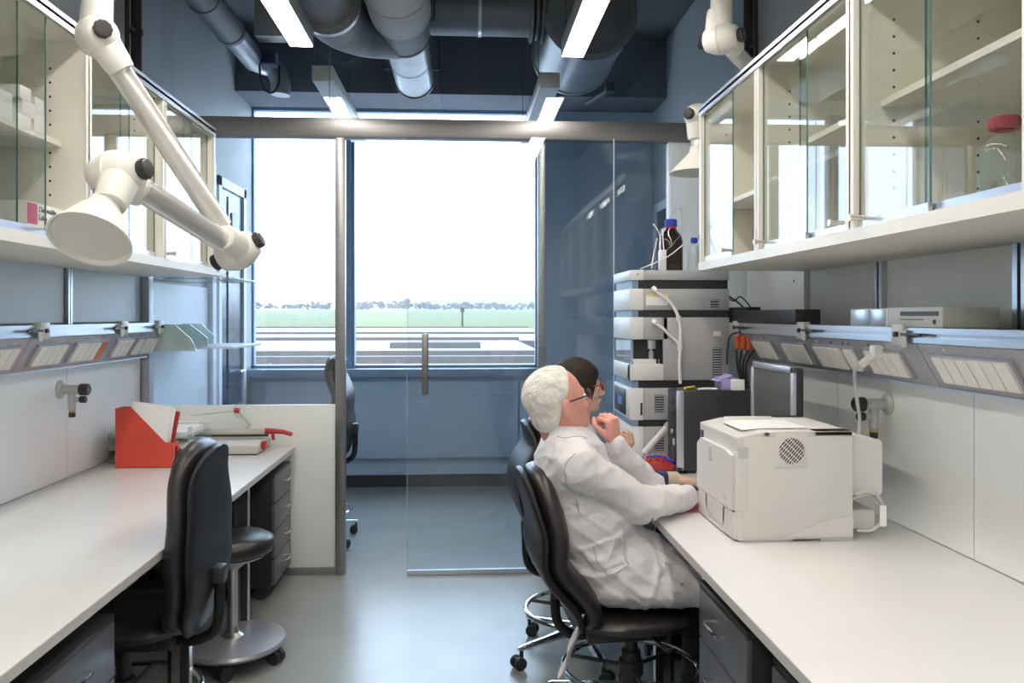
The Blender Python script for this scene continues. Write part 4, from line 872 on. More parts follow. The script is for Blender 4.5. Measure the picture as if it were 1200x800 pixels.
part('block', 'inst', t, ('b', (1.045, 4.24, 1.738), (1.08, 4.28, 1.85), .003))
for dx, hh in ((-.01, .14), (.008, .11)): part('hose', 'paper', t, ('t', [(1.06+dx, 4.25, 1.85), (1.055+dx, 4.25, 1.85+hh*.6), (1.04+dx*3, 4.25, 1.85+hh)], .0035, {'smooth': 4, 'n': 6}))
part('hose', 'paper', t, ('t', [(1.03, 4.24, 1.91), (1.01, 4.22, 1.84), (.99, 4.20, 1.75)], .004, {'smooth': 4, 'n': 6}), ('t', [(1.21, 4.32, 1.9), (1.08, 4.24, 1.81), (.93, 4.2, 1.745)], .003, {'smooth': 4, 'n': 6}))
# things on the tower
t = thing('tissue_box', 'small lilac and white card box on the computer tower', 'box', (1.30, 3.86, 1.144))
part('box', 'purple', t, ('b', (1.24, 3.82, 1.1445), (1.33, 3.93, 1.20), .002)); part('flap', 'purple', t, ('b', (1.22, 3.82, 1.198), (1.30, 3.93, 1.201), 0, 1, {'rot': Matrix.Rotation(R(-22), 3, 'Y'), 'piv': (1.26, 3.87, 1.2)}))
solo('small_box', 'paper', 'small white printed box in front of the lilac box', 'box', ('b', (1.285, 3.795, 1.1445), (1.345, 3.82, 1.195), .001))
solo('glove', 'paper', 'crumpled white glove lying on the computer tower', 'glove', ('f', [((1.13, 3.83, 1.148), (0, 1, 0), (0, 0, 1), .02, .003), ((1.17, 3.84, 1.15), (0, 1, 0), (0, 0, 1), .03, .005), ((1.22, 3.84, 1.149), (0, 1, 0), (0, 0, 1), .022, .004)]))
solo('pen', pm('yellow_plastic', (.8, .65, .05), .4), 'yellow marker on the front of the computer tower', 'pen', ('c', (1.07, 3.85, 1.152), (1.13, 3.90, 1.152), .007))
t = thing('red_pouch', 'red ribbed pouch with blue trim on the bench at the tower foot', 'pouch', (.95, 3.86, .75))
part('pouch', 'redp', t, ('f', [((.87, 3.86, .785), (0, 1, 0), (0, 0, 1), .05, .03), ((.90, 3.86, .79), (0, 1, 0), (0, 0, 1), .07, .038), ((.96, 3.86, .788), (0, 1, 0), (0, 0, 1), .075, .034), ((1.005, 3.86, .775), (0, 1, 0), (0, 0, 1), .06, .02)], {'n': 24}))
part('rib', 'red', t, *[('t', [(.88+.03*i, 3.80, .80), (.885+.03*i, 3.79, .826), (.89+.03*i, 3.86, .829), (.895+.03*i, 3.92, .824)], .0035, {'n': 6}) for i in range(4)]); part('trim', 'blue', t, ('t', [(.87, 3.80, .83), (.93, 3.79, .835), (1.0, 3.79, .81)], .006, {'smooth': 4}))
t = thing('computer_mouse', 'dark mouse under the woman\'s right hand', 'mouse', (1.0, 3.42, .7525))
part('shell', 'instd', t, ('f', [((.965, 3.42, .765), (0, 1, 0), (0, 0, 1), .022, .010), ((.99, 3.42, .768), (0, 1, 0), (0, 0, 1), .03, .015), ((1.03, 3.42, .766), (0, 1, 0), (0, 0, 1), .028, .013), ((1.06, 3.42, .762), (0, 1, 0), (0, 0, 1), .018, .007)], {'n': 20}))
# on the rail shelf
t = thing('network_recorder', 'pale flat recorder box on the right rail shelf', 'device', (1.5, 2.47, 1.464))
part('case', 'printer2', t, ('b', (1.42, 2.32, 1.4645), (1.60, 2.63, 1.527), .003)); part('front_slot', 'instd', t, ('b', (1.4185, 2.34, 1.50), (1.421, 2.55, 1.514)), ('b', (1.4185, 2.42, 1.487), (1.421, 2.55, 1.490)), ('c', (1.417, 2.36, 1.482), (1.421, 2.36, 1.482), .007))
t = thing('foil_box', 'silver box with blue shiny foil side on the right rail shelf', 'box', (1.5, 2.77, 1.464))
part('case', 'paper', t, ('b', (1.425, 2.64, 1.4645), (1.60, 2.90, 1.525), .002)); part('foil_side', 'alu', t, ('b', (1.4215, 2.76, 1.468), (1.4245, 2.895, 1.521), .001), ('b', (1.4215, 2.65, 1.468), (1.4245, 2.755, 1.521), .001), label='crinkled blue foil')
t = thing('power_box', 'long matt black power box lying on the right rail shelf', 'device', (1.46, 3.85, 1.464))
part('case', 'instd', t, ('b', (1.41, 3.36, 1.4645), (1.52, 4.66, 1.528), .003)); part('adapter', 'instd', t, ('b', (1.43, 4.0, 1.5285), (1.50, 4.45, 1.545), .003))
part('cable', 'rubber', t, ('t', [(1.45, 4.1, 1.54), (1.44, 4.2, 1.58), (1.42, 4.35, 1.62), (1.41, 4.5, 1.6)], .005, {'smooth': 5}), ('t', [(1.47, 4.05, 1.54), (1.45, 4.15, 1.60), (1.42, 4.2, 1.58), (1.4, 4.4, 1.66)], .004, {'smooth': 5}))
t = thing('plug_cluster', 'orange plugs with black cables at the far end of the right rail', 'plugs', (1.4, 4.1, 1.2))
part('plug', 'orange', t, *[('b', (1.395+.02*i, 4.06-.03*i, 1.33), (1.415+.02*i, 4.09-.03*i, 1.40), .004) for i in range(4)])
for i in range(4): part('cable', 'rubber', t, ('t', [(1.40+.02*i, 4.07-.03*i, 1.33), (1.40+.015*i, 4.06, 1.25), (1.44+.01*i, 4.1, 1.12), (1.43+.012*i, 4.12, .95), (1.45, 4.2, .80)], .005, {'smooth': 6, 'n': 8}))
part('cable', 'rubber', t, ('t', [(1.42, 4.05, 1.42), (1.38, 4.1, 1.40), (1.37, 4.12, 1.33), (1.36, 4.1, 1.25)], .005, {'smooth': 6, 'n': 8}))
t = thing('power_plug', 'white plug with its cable hanging from the right rail socket', 'plug', (1.40, 2.68, 1.3))
part('plug', 'plast', t, ('b', (1.40, 2.68, 1.355), (1.445, 2.72, 1.40), .006), ('c', (1.42, 2.70, 1.375), (1.385, 2.74, 1.33), .014))
part('cable', 'valve', t, ('t', [(1.385, 2.74, 1.33), (1.375, 2.77, 1.30), (1.40, 2.80, 1.20), (1.42, 2.82, 1.12), (1.42, 2.84, 1.00), (1.42, 2.86, .9)], .006, {'smooth': 6}))

# ================================================================== PEOPLE (implicit surfaces meshed with surface nets)
def V3(a): return np.array(a, dtype=np.float32)
def sd_cap(P, a, b, ra, rb, fl=None):
    a = V3(a); b = V3(b); ab = b-a; pa = P-a
    h = np.clip((pa@ab)/max(1e-9, float(ab@ab)), 0, 1)
    q = pa-h[..., None]*ab
    if fl is not None:
        ax = V3(fl[0]); k = fl[1]; c = (q@ax)[..., None]*ax; q = q-c+c*k
    return np.sqrt((q*q).sum(-1))-(ra+(rb-ra)*h)
def sd_ell(P, c, r, rot=None):
    p = P-V3(c)
    if rot is not None: p = p@np.array(rot, dtype=np.float32)
    r = V3(r); k0 = np.sqrt(((p/r)**2).sum(-1)); k1 = np.sqrt(((p/(r*r))**2).sum(-1))+1e-9
    return k0*(k0-1)/k1
def smin(a, b, k):
    if k <= 0: return np.minimum(a, b)
    h = np.clip(.5+.5*(b-a)/k, 0, 1); return b+(a-b)*h-k*h*(1-h)
def smax(a, b, k): return -smin(-a, -b, k)
def run(P, prims):
    d = None
    for p in prims:
        k = p[-1]
        if p[0] == 'cap': e = sd_cap(P, *p[1:-1])
        elif p[0] == 'ell': e = sd_ell(P, *p[1:-1])
        elif p[0] in ('subc', 'sube'):
            e = sd_cap(P, *p[1:-1]) if p[0] == 'subc' else sd_ell(P, *p[1:-1]); d = smax(d, -e, k); continue
        d = e if d is None else smin(d, e, k)
    return d
def nets(fn, lo, hi, h):
    n = [int(math.ceil((hi[i]-lo[i])/h))+1 for i in range(3)]
    ax = [np.float32(lo[i])+np.float32(h)*np.arange(n[i], dtype=np.float32) for i in range(3)]
    D = np.empty(n, dtype=np.float32)
    for i0 in range(0, n[0], 24):                                     # slabs keep memory low
        X, Y, Z = np.meshgrid(ax[0][i0:i0+24], ax[1], ax[2], indexing='ij')
        D[i0:i0+24] = fn(np.stack([X, Y, Z], -1))
    ins = D < 0
    c = [ins[i:n[0]-1+i, j:n[1]-1+j, k:n[2]-1+k] for i in (0, 1) for j in (0, 1) for k in (0, 1)]
    s = sum(x.astype(np.int8) for x in c); act = (s > 0) & (s < 8)
    idx = np.full(act.shape, -1, dtype=np.int32); I = np.argwhere(act); idx[act] = np.arange(len(I))
    acc = np.zeros((len(I), 3)); cnt = np.zeros(len(I))
    cor = [(i, j, k) for i in (0, 1) for j in (0, 1) for k in (0, 1)]
    for a in cor:
        for x in range(3):
            if a[x]: continue
            b = list(a); b[x] = 1; b = tuple(b)
            da = D[I[:, 0]+a[0], I[:, 1]+a[1], I[:, 2]+a[2]]; db = D[I[:, 0]+b[0], I[:, 1]+b[1], I[:, 2]+b[2]]
            m = (da < 0) != (db < 0); t = np.where(m, da/(da-db+1e-12), 0)
            p = np.tile(np.array(a, float), (len(I), 1)); p[:, x] += t
            acc[m] += p[m]; cnt[m] += 1
    v = (I+acc/cnt[:, None])*h+np.array(lo)
    F = []
    for x in range(3):
        y, z = (x+1) % 3, (x+2) % 3
        sl = [slice(None)]*3; sl2 = [slice(None)]*3; sl[x] = slice(0, n[x]-1); sl2[x] = slice(1, n[x])
        A = ins[tuple(sl)]; B = ins[tuple(sl2)]; E = np.argwhere(A != B)
        E = E[(E[:, y] > 0) & (E[:, z] > 0) & (E[:, y] < n[y]-1) & (E[:, z] < n[z]-1)]
        fl = A[E[:, 0], E[:, 1], E[:, 2]]
        q = []
        for dy, dz in ((1, 1), (0, 1), (0, 0), (1, 0)):
            e = E.copy(); e[:, y] -= dy; e[:, z] -= dz; q.append(idx[e[:, 0], e[:, 1], e[:, 2]])
        q = np.stack(q, 1); q[~fl] = q[~fl][:, ::-1]; F.append(q)
    return v, np.concatenate(F)
def tfm(v, Mx): return v@np.array(Mx.to_3x3()).T+np.array(Mx.translation)
def meshobj(name, vfs, mat, parent, smoothit=0):
    vs, fs, o = [], [], 0
    for v, f in vfs: vs.append(v); fs.append(f+o); o += len(v)
    v = np.concatenate(vs); f = np.concatenate(fs)
    if parent is not None: v = v-np.array(wloc(parent))
    me = bpy.data.meshes.new(name); me.from_pydata(v.tolist(), [], f.tolist()); me.update()
    if smoothit:
        b = bmesh.new(); b.from_mesh(me)
        for _ in range(smoothit): bmesh.ops.smooth_vert(b, verts=b.verts, factor=.5, use_axis_x=True, use_axis_y=True, use_axis_z=True)
        b.to_mesh(me); b.free()
    me.shade_smooth(); me.materials.append(M[mat] if isinstance(mat, str) else mat)
    ob = bpy.data.objects.new(name, me); C.objects.link(ob)
    if parent is not None: ob.parent = parent
    return ob
def snoise(P, f, seed):
    r = random.Random(seed); s = 0
    for i in range(5):
        k = V3([r.gauss(0, 1), r.gauss(0, 1), r.gauss(0, 1)]); k = k/np.linalg.norm(k)*f*r.uniform(.7, 1.6)
        s = s+np.sin(P@k+r.uniform(0, 6.3)+1.3*np.sin((P@V3([k[1], k[2], k[0]]))*.6))
    return s/5

HEAD = [('ell', (-.012, 0, .035), (.098, .077, .086), 0), ('ell', (.028, 0, -.025), (.064, .062, .085), .03),
    ('cap', (-.005, .054, -.045), (.055, .022, -.098), .020, .015, .02), ('cap', (-.005, -.054, -.045), (.055, -.022, -.098), .020, .015, .02),
    ('ell', (.045, 0, -.085), (.045, .036, .026), .025), ('ell', (.076, 0, -.100), (.016, .018, .014), .015),
    ('cap', (.078, -.034, .016), (.088, -.008, .013), .011, .009, .012), ('cap', (.078, .034, .016), (.088, .008, .013), .011, .009, .012),
    ('ell', (.060, .040, -.032), (.024, .020, .020), .02), ('ell', (.060, -.040, -.032), (.024, .020, .020), .02),
    ('sube', (.098, .032, -.003), (.017, .017, .012), .012), ('sube', (.098, -.032, -.003), (.017, .017, .012), .012),
    ('cap', (.090, 0, .006), (.111, 0, -.034), .0085, .0115, .010), ('ell', (.100, .013, -.039), (.011, .008, .008), .006), ('ell', (.100, -.013, -.039), (.011, .008, .008), .006),
    ('cap', (.091, -.017, -.066), (.097, 0, -.064), .006, .0075, .008), ('cap', (.091, .017, -.066), (.097, 0, -.064), .006, .0075, .008),
    ('cap', (.088, -.015, -.076), (.093, 0, -.077), .0065, .008, .008), ('cap', (.088, .015, -.076), (.093, 0, -.077), .0065, .008, .008),
    ('subc', (.088, -.020, -.0705), (.106, 0, -.0705), .0012, .0015, .003), ('subc', (.088, .020, -.0705), (.106, 0, -.0705), .0012, .0015, .003),
    ('ell', (-.012, .083, -.012), (.021, .010, .036), .006), ('ell', (-.012, -.083, -.012), (.021, .010, .036), .006),
    ('sube', (-.006, .094, -.010), (.010, .008, .020), .004), ('sube', (-.006, -.094, -.010), (.010, .008, .020), .004),
    ('ell', (-.002, .080, -.036), (.009, .007, .010), .006), ('ell', (-.002, -.080, -.036), (.009, .007, .010), .006)]
def head(Mx, sc, neck_to, neckr):
    """neck_to in local head units"""
    pr = HEAD+[('cap', (-.038, 0, -.05), neck_to, neckr, neckr*1.08, .03)]
    v, f = nets(lambda P: run(P, pr), (-.16, -.12, -.26), (.14, .12, .14), .0034)
    return tfm(v*sc, Mx), f
def handmesh(Mx, side, curls, thumb, sc=1.0, arm=.10):
    """local: x to the fingers, z back of the hand, y*side to the thumb"""
    s = side; pr = [('cap', (-arm, 0, 0), (0, 0, 0), .030, .026, ((0, 0, 1), 1.25), 0), ('cap', (.0, 0, 0), (.05, 0, 0), .026, .032, ((0, 0, 1), 2.0), .02),
        ('cap', (.035, .020*s, -.001), (.085, .027*s, 0), .018, .0125, .012), ('cap', (.035, 0, 0), (.09, .006*s, .002), .018, .0125, .010), ('cap', (.035, -.012*s, 0), (.085, -.028*s, -.001), .017, .012, .012)]
    for i, (y, ls, r) in enumerate([(.029, (.043, .026, .021), .0095), (.0095, (.047, .030, .022), .0098), (-.010, (.043, .028, .021), .0093), (-.028, (.034, .021, .018), .0083)]):
        p = Vector((.090-.003*abs(i-1), y*s, 0)); a = 0; yaw = y*s*1.5
        for j, L in enumerate(ls):
            a += R(curls[i])*(1, 1.1, .7)[j]
            d = Vector((math.cos(a)*math.cos(yaw), math.sin(yaw)*math.cos(a), -math.sin(a))); q = p+d*L
            pr.append(('cap', tuple(p), tuple(q), r*(1-.08*j), r*(1-.08*(j+1)), .004 if j == 0 else .0025)); p = q
    tp = [Vector((.018, .020*s, -.008)), Vector((.05, .048*s, -.018)), Vector((.078, .058*s, -.026-.02*thumb)), Vector((.098, (.060-.025*thumb)*s, -.034-.03*thumb))]
    for j in range(3): pr.append(('cap', tuple(tp[j]), tuple(tp[j+1]), (.016, .0115, .010)[j], (.0125, .010, .0088)[j], .010 if j == 0 else .003))
    v, f = nets(lambda P: run(P, pr), (-arm-.04, -.08, -.12), (.22, .08, .05), .0026)
    return tfm(v*sc, Mx), f
def basis(o, x, z):
    x = Vector(x).normalized(); z = Vector(z); z = (z-x*z.dot(x)).normalized(); y = z.cross(x)
    m = Matrix((x, y, z)).transposed().to_4x4(); m.translation = Vector(o); return m
def headM(c, yaw, pitch, roll=0):
    m = Matrix.Rotation(R(yaw), 4, 'Z') @ Matrix.Rotation(R(-pitch), 4, 'Y') @ Matrix.Rotation(R(roll), 4, 'X'); m.translation = Vector(c); return m
def hair(Mx, sc, fnlocal, mat, parent, res=.004):
    v, f = nets(fnlocal, (-.16, -.13, -.17), (.13, .13, .16), res)
    return meshobj('hair', [(tfm(v*sc, Mx), f)], mat, parent)
def glasses(Mx, sc, mat, parent, w=.032, rim=.0016):
    bm = bmesh.new()
    for s in (-1, 1):
        pts = [(.108-.006*abs(math.cos(a))*1.0*(1 if math.cos(a)*s > 0 else .2), s*w+.024*math.cos(a), -.004+.016*math.sin(a)) for a in [2*PI*i/24 for i in range(24)]]
        addtube(bm, pts, rim, n=6, closed=True)
        addtube(bm, [(.100, s*(w+.024), .002), (.06, s*.078, .006), (.0, s*.086, .010), (-.018, s*.088, .004), (-.028, s*.084, -.02)], rim*1.25, n=6, smooth=4)
    addtube(bm, [(.108, -.010, 0), (.112, 0, .003), (.108, .010, 0)], rim, n=6, smooth=3)
    bmesh.ops.transform(bm, matrix=Mx @ Matrix.Scale(sc, 4), verts=bm.verts)
    o = obj('glasses', bm, mat, parent)
    bm = bmesh.new()
    for s in (-1, 1): addlathe(bm, [(.02, 0), (.022, .0008), (.02, .0016)], (.105, s*w, -.004), (1, s*.1, 0), n=20)
    bmesh.ops.transform(bm, matrix=Mx @ Matrix.Scale(sc, 4), verts=bm.verts)
    obj('lens', bm, 'gpart', o); return o
def eyes(Mx, sc, parent):
    for s in (-1, 1):
        bm = bmesh.new(); b2 = bmesh.new(); bmesh.ops.create_uvsphere(b2, u_segments=16, v_segments=10, radius=.0122)
        for v in b2.verts: v.co += Vector((.0795, s*.032, -.004))
        merge(bm, b2); bmesh.ops.transform(bm, matrix=Mx @ Matrix.Scale(sc, 4), verts=bm.verts)
        e = obj('eye', bm, 'paper', parent, smooth=80)
        bm = bmesh.new(); addlathe(bm, [(.0055, 0), (.004, .0012), (.001, .0016)], (.0905, s*.032, -.004), (1, 0, 0), n=14)
        bmesh.ops.transform(bm, matrix=Mx @ Matrix.Scale(sc, 4), verts=bm.verts); obj('iris', bm, 'dark', e)
def folds(P, seed, a=.006):
    n1 = snoise(P*V3([1, .7, 1.2]), 30, seed); n2 = snoise(P, 62, seed+1); n3 = snoise(P*V3([1, .6, 1]), 120, seed+3)
    return a*1.3*(.6-np.abs(n1)**.7*1.6)+a*.8*(.5-np.abs(n2)**.7*1.3)+a*.22*n3
def quadmask(P, poly, soft=.006):
    x = P[..., 0]; z = P[..., 2]; m = None
    for i in range(len(poly)):
        x0, z0 = poly[i]; x1, z1 = poly[(i+1) % len(poly)]; L = math.hypot(x1-x0, z1-z0)
        d = ((x-x0)*(z1-z0)-(z-z0)*(x1-x0))/L
        m = d if m is None else np.maximum(m, d)
    return np.clip(.5-m/soft, 0, 1)

# ---- the man ---------------------------------------------------------------
man = thing('person', 'person with white hair and black glasses in a white lab coat, hand at chin', 'person', (.60, 2.98, 0), 'people seated at the right bench')
HM = headM((.352, 2.97, 1.182), 20, 17); hs = 1.09
wL = Vector((.585, 3.10, 1.015)); eL = Vector((.745, 3.21, .815)); wR = Vector((.87, 3.085, .80)); eR = Vector((.625, 2.86, .828))
inv = HM.inverted() @ Vector((.375, 2.99, 1.02)); nk = tuple(x/hs for x in inv)
bodyp = [('ell', (.40, 2.98, .92), (.11, .17, .16), 0), ('ell', (.47, 2.98, .74), (.155, .16, .18), .05), ('ell', (.54, 2.98, .57), (.15, .17, .12), .05),
    ('cap', (.39, 2.84, 1.0), (.39, 3.12, 1.0), .055, .055, .05), ('cap', (.375, 2.99, 1.0), (.37, 2.99, 1.06), .065, .06, .03),
    ('cap', (.40, 2.82, .98), tuple(eR), .05, .042, .03), ('cap', tuple(eR), tuple(wR), .040, .028, .02),
    ('cap', (.42, 3.14, .98), tuple(eL), .05, .042, .03), ('cap', tuple(eL), tuple(wL), .040, .028, .02),
    ('cap', (.56, 2.88, .55), (.93, 2.86, .53), .082, .062, .03), ('cap', (.56, 3.08, .55), (.93, 3.10, .53), .082, .062, .03),
    ('cap', (.93, 2.86, .53), (.90, 2.87, .12), .055, .038, .02), ('cap', (.93, 3.10, .53), (.90, 3.09, .12), .055, .038, .02)]
vb = nets(lambda P: run(P, bodyp), (.2, 2.7, .05), (1.05, 3.27, 1.14), .010)
hL = handmesh(basis(wL, (-.12, -.12, 1), (.75, -.8, .1)), 1, [74, 70, 66, 62], .9, .97, .035)
hR = handmesh(basis(wR+Vector((.01, .01, 0)), (.8, .62, -.12), (0, 0, 1)), 1, [18, 20, 22, 25], .2, 1.0)
body = meshobj('body', [vb, head(HM, hs, nk, .055), hL, hR], 'skin', man)
def hair_m(P):
    d = sd_ell(P, (-.014, 0, .036), (.107, .086, .094))-.0012*snoise(P*V3([1, 1, .6]), 300, 3)-.0012*snoise(P, 110, 5)
    reg = (P@V3([.86, 0, -.50]))+.012-.004*snoise(P, 60, 9)                     # receding hairline
    side = P[..., 0]-(-.016+.35*np.maximum(P[..., 2], 0)+.55*np.minimum(P[..., 2]+.01, 0))
    ear = -(sd_ell(P, (-.004, 0, -.018), (.021, .15, .040)))
    low = np.where(P[..., 2] < .03, side, -1.)
    nape = sd_ell(P, (-.045, 0, -.035), (.062, .066, .060))-.0015*snoise(P, 130, 8)
    d = smin(d, nape, .02)
    d = smax(d, reg, .008); d = smax(d, low, .008); d = smax(d, ear, .004)
    return smax(d, -.083-P[..., 2], .01)
hair(HM, hs, hair_m, 'hairw', man)
glasses(HM, hs, 'instd', man, rim=.0022); eyes(HM, hs, man)
POCK = [(.40, .69), (.463, .612), (.574, .655), (.565, .747)]
coatp = [('ell', (.40, 2.98, .93), (.140, .195, .165), 0), ('cap', (.385, 2.85, 1.005), (.385, 3.11, 1.005), .070, .070, .06), ('ell', (.465, 2.98, .75), (.19, .190, .20), .06),
    ('ell', (.56, 2.98, .59), (.20, .215, .135), .05), ('cap', (.56, 2.87, .56), (.85, 2.86, .55), .098, .082, .05), ('cap', (.56, 3.09, .56), (.85, 3.10, .55), .098, .082, .05), ('ell', (.66, 2.98, .60), (.17, .12, .08), .06),
    ('cap', (.62, 2.79, .54), (.84, 2.79, .52), .035, .035, .04),
    ('cap', (.405, 2.815, .975), tuple(eR), .082, .064, .010), ('cap', tuple(eR), tuple(wR), .063, .046, .018),
    ('cap', (.42, 3.15, .98), tuple(eL), .078, .060, .03), ('cap', tuple(eL), tuple(wL-Vector((-.012, 0, .02))), .058, .040, .02)]
def coat_m(P):
    d = run(P, coatp)
    for i in range(16):                                               # stand collar
        a0, a1 = 2*PI*i/16, 2*PI*(i+1)/16
        q = [(.372+.078*math.cos(a), 2.985+.078*math.sin(a), 1.078-.030*math.cos(a)) for a in (a0, a1)]
        d = smin(d, sd_cap(P, q[0], q[1], .011, .011), .018)
    d = d-folds(P, 11, .0075)
    near = np.clip((2.90-P[..., 1])/.02, 0, 1)
    d = d-.010*quadmask(P, POCK, .004)*near
    # diagonal drag folds along the sleeve and the placket ridge
    d = d-.004*np.maximum(0, np.sin((P@V3([70, 10, 95]))+2*snoise(P, 9, 4)))*np.clip((.9-P[..., 2])/.15, 0, 1)*near
    ridge = np.abs(P[..., 0]-(.66+.02*np.sin(P[..., 2]*22)))
    d = d-.006*np.clip(1-ridge/.014, 0, 1)*np.clip((.80-P[..., 2])/.1, 0, 1)
    d = smax(d, -(sd_cap(P, wR-Vector((0, 0, 0)), wR+(wR-eR).normalized()*.08 if False else wR+Vector((.06, .05, 0)), .036, .036)), .006)
    return smax(d, .455+.0*P[..., 2]-P[..., 2], .012)
coat = meshobj('lab_coat', [nets(coat_m, (.16, 2.66, .42), (.99, 3.30, 1.15), .0062)], 'coat', man, 1)
tb = bmesh.new(); tp = spline([Vector(p) for p in [(.46, 2.84, .50), (.42, 2.80, .46), (.385, 2.79, .38), (.365, 2.80, .31), (.345, 2.80, .265)]], 4)
addloft(tb, [(p, (.35, 1, 0), (1, -.3, .3), .035+.018*math.sin(i*.9)*.4+.012*i/len(tp), .010+.004*math.sin(i)) for i, p in enumerate(tp)], n=20, ex=2)
obj('coat_tail', tb, 'coat', coat, smooth=60)
trs = [('cap', (.56, 2.88, .55), (.93, 2.86, .535), .088, .070, .03), ('cap', (.93, 2.86, .535), (.90, 2.87, .10), .064, .055, .02), ('cap', (.56, 3.08, .55), (.93, 3.10, .535), .088, .070, .03), ('cap', (.93, 3.10, .535), (.90, 3.09, .10), .064, .055, .02)]
meshobj('trousers', [nets(lambda P: smax(run(P, trs)-folds(P, 21, .005), .09-P[..., 2], .005), (.45, 2.75, .07), (1.05, 3.22, .66), .009)], 'trouser', man)
for yy in (2.87, 3.09):
    part('shoe', 'blackl', man, ('f', [((.84, yy, .045), (0, 1, 0), (0, 0, 1), .030, .042), ((.90, yy, .05), (0, 1, 0), (0, 0, 1), .040, .048), ((1.0, yy, .035), (0, 1, 0), (0, 0, 1), .045, .033), ((1.10, yy, .022), (0, 1, 0), (0, 0, 1), .036, .020), ((1.13, yy, .018), (0, 1, 0), (0, 0, 1), .02, .012)], {'n': 20}))
part('shirt_collar', 'instg', man, ('t', [(.372+.062*math.cos(a), 2.985+.062*math.sin(a), 1.095-.034*math.cos(a)) for a in [2*PI*i/24 for i in range(24)]], .011, {'closed': True, 'n': 8}))
from mathutils.bvhtree import BVHTree
def buttons(coat, pts, r=.006):
    bm = bmesh.new(); bm.from_mesh(coat.data); bv = BVHTree.FromBMesh(bm); off = wloc(coat)
    for p in pts:
        loc, nr, i, dd = bv.find_nearest(Vector(p)-off)
        part('button', 'instg', coat, ('c', loc+off-nr*.001, loc+off+nr*.003, r, {'n': 12}))
    bm.free()
def seams(coat, lines, r=.0016):
    bm = bmesh.new(); bm.from_mesh(coat.data); bv = BVHTree.FromBMesh(bm); off = wloc(coat)
    for pts in lines:
        q = []
        for p in spline([Vector(p) for p in pts], 8):
            loc, nr, i, dd = bv.find_nearest(p-off); q.append(loc+off+nr*.0006)
        part('seam', 'seam', coat, ('t', q, r, {'n': 6}))
    bm.free()
seams(coat, [[(.40, 2.75, .69), (.48, 2.75, .715), (.565, 2.75, .747)], [(.455, 2.75, .70), (.463, 2.75, .64), (.50, 2.75, .612), (.574, 2.75, .665), (.568, 2.75, .735)],
    [(.375, 2.74, 1.05), (.335, 2.74, .96), (.35, 2.74, .87), (.42, 2.75, .80)], [(.60, 2.74, .78), (.64, 2.74, .66), (.69, 2.72, .52)], [(.33, 2.85, 1.08), (.37, 2.83, 1.06), (.43, 2.86, 1.045)]])
buttons(coat, [(.715, 2.77, .67), (.76, 2.75, .585), (.70, 2.8, .745)])

# ---- the woman -------------------------------------------------------------
wom = thing('person', 'person with dark brown hair and red glasses, in a lab coat behind the man', 'person', (.58, 3.6, 0), 'people seated at the right bench')
HW = headM((.515, 3.60, 1.185), 4, 2); ws = 1.0
fL = Vector((.735, 3.74, .85)); gL = Vector((.66, 3.82, .80)); fR = Vector((.90, 3.41, .805)); gR = Vector((.66, 3.38, .80))
inv = HW.inverted() @ Vector((.475, 3.6, 1.02)); nk = tuple(inv)
wb = [('ell', (.48, 3.6, .90), (.10, .15, .15), 0), ('ell', (.52, 3.6, .74), (.12, .13, .17), .05), ('ell', (.55, 3.6, .60), (.14, .16, .11), .05),
    ('cap', (.47, 3.47, .98), (.47, 3.73, .98), .048, .048, .05), ('cap', (.47, 3.45, .97), tuple(gR), .042, .034, .02), ('cap', tuple(gR), tuple(fR), .033, .023, .02),
    ('cap', (.47, 3.75, .97), tuple(gL), .042, .034, .02), ('cap', tuple(gL), tuple(fL), .033, .023, .02), ('cap', (.47, 3.6, 1.0), (.48, 3.6, 1.06), .05, .048, .03),
    ('cap', (.57, 3.51, .57), (.95, 3.50, .55), .075, .055, .03), ('cap', (.57, 3.69, .57), (.95, 3.70, .55), .075, .055, .03), ('cap', (.95, 3.50, .55), (.92, 3.5, .12), .05, .035, .02), ('cap', (.95, 3.70, .55), (.92, 3.7, .12), .05, .035, .02)]
vb = nets(lambda P: run(P, wb), (.3, 3.3, .05), (1.05, 3.9, 1.12), .010)
h1 = handmesh(basis(fR, (.95, .08, -.14), (0, 0, 1)), 1, [24, 26, 28, 32], .4, .95, .13)
h2 = handmesh(basis(fL, (.35, -.45, .62), (.6, -.6, -.2)), -1, [50, 55, 58, 60], .6, .93, .06)
meshobj('body', [vb, head(HW, ws, nk, .048), h1, h2], 'skinw', wom)
def hair_w(P):
    d = sd_ell(P, (-.014, 0, .036), (.112, .092, .097))-.0015*snoise(P*V3([1, 1, .3]), 200, 33)
    fall = sd_ell(P, (-.002, 0, -.01), (.088, .100, .097))
    d = smin(d, fall, .03); bun = sd_ell(P, (-.115, 0, -.01), (.032, .032, .034)); d = smin(d, bun, .012)
    face = sd_ell(P, (.115, 0, -.045), (.082, .10, .100))              # face opening
    return smax(smax(d, -face, .012), -.075-P[..., 2]-.4*P[..., 0], .02)
hair(HW, ws, hair_w, 'haird', wom)
glasses(HW, ws, 'redp', wom, rim=.0026); eyes(HW, ws, wom)
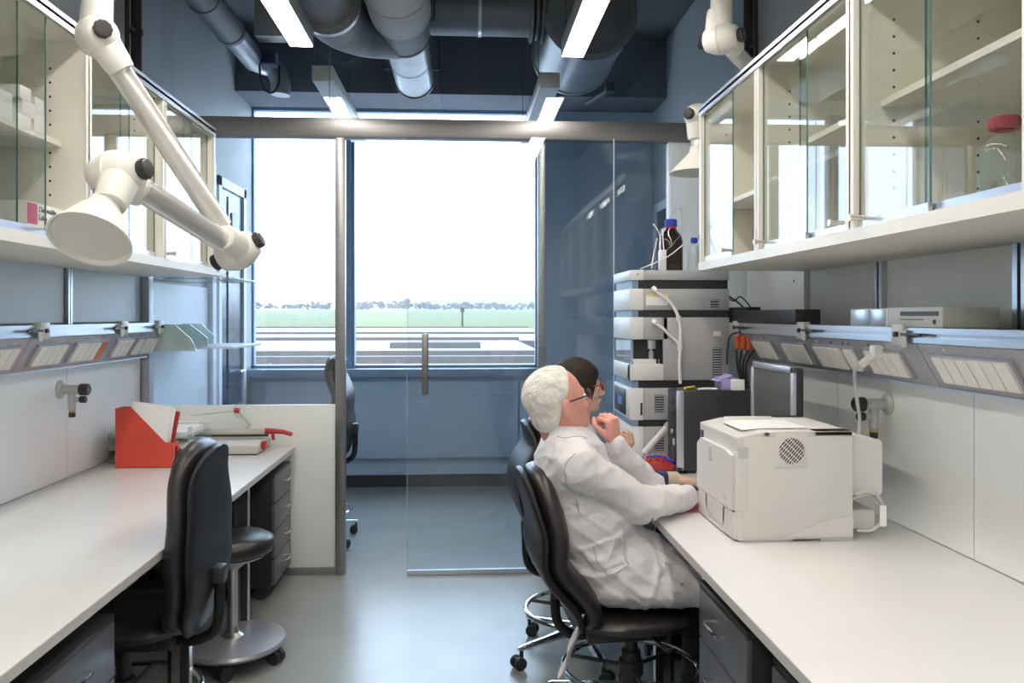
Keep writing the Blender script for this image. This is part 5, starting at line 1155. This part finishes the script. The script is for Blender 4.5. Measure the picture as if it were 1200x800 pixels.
cw = [('ell', (.48, 3.6, .91), (.13, .175, .155), 0), ('cap', (.465, 3.48, .985), (.465, 3.72, .985), .060, .060, .05), ('ell', (.53, 3.6, .75), (.155, .165, .19), .05), ('ell', (.57, 3.6, .62), (.17, .195, .12), .05),
    ('cap', (.58, 3.50, .59), (.88, 3.50, .57), .088, .072, .04), ('cap', (.58, 3.70, .59), (.88, 3.70, .57), .088, .072, .04), ('cap', (.47, 3.45, .965), tuple(gR), .066, .055, .03), ('cap', tuple(gR), (.78, 3.395, .808), .053, .046, .03),
    ('cap', (.47, 3.76, .965), tuple(gL), .066, .052, .03), ('cap', tuple(gL), tuple(fL-Vector((.015, -.015, .012))), .050, .038, .02)]
coatw = meshobj('lab_coat', [nets(lambda P: smax(run(P, cw)-folds(P, 41, .006), .505-P[..., 2], .01), (.3, 3.27, .47), (1.0, 3.93, 1.10), .0085)], 'coat', wom, 1)
cf = Vector((.78, 3.395, .806)); dv = (fR-gR).normalized()
part('sweater_cuff', 'navy', wom, ('f', [(cf-dv*.02, (0, 1, 0), (0, 0, 1), .036, .034), (cf+dv*.04, (0, 1, 0), (0, 0, 1), .036, .034), (cf+dv*.085, (0, 1, 0), (0, 0, 1), .034, .031), (cf+dv*.09, (0, 1, 0), (0, 0, 1), .030, .028)], {'n': 20}))
part('wrist_band', 'band', wom, ('f', [(cf+dv*.088, (0, 1, 0), (0, 0, 1), .0295, .0275), (cf+dv*.095, (0, 1, 0), (0, 0, 1), .0305, .0285), (cf+dv*.135, (0, 1, 0), (0, 0, 1), .031, .0275), (cf+dv*.139, (0, 1, 0), (0, 0, 1), .029, .026)], {'n': 20, 'ex': 2}))
part('pink_cuff', 'pink', wom, ('c', fL-Vector((.012, -.012, .014)), fL-Vector((.004, -.004, .004)), .031))
meshobj('trousers', [nets(lambda P: smax(run(P, [('cap', (.58, 3.51, .58), (.95, 3.50, .555), .078, .060, .03), ('cap', (.95, 3.50, .555), (.92, 3.5, .10), .055, .05, .02), ('cap', (.58, 3.69, .58), (.95, 3.70, .555), .078, .060, .03), ('cap', (.95, 3.70, .555), (.92, 3.7, .10), .055, .05, .02)])-folds(P, 51, .004), .09-P[..., 2], .005), (.48, 3.4, .07), (1.05, 3.8, .68), .010)], 'trouser', wom)
for yy in (3.5, 3.7):
    part('shoe', 'blackl', wom, ('f', [((.87, yy, .04), (0, 1, 0), (0, 0, 1), .026, .038), ((.92, yy, .045), (0, 1, 0), (0, 0, 1), .036, .043), ((1.01, yy, .03), (0, 1, 0), (0, 0, 1), .04, .028), ((1.10, yy, .018), (0, 1, 0), (0, 0, 1), .025, .014)], {'n': 20}))
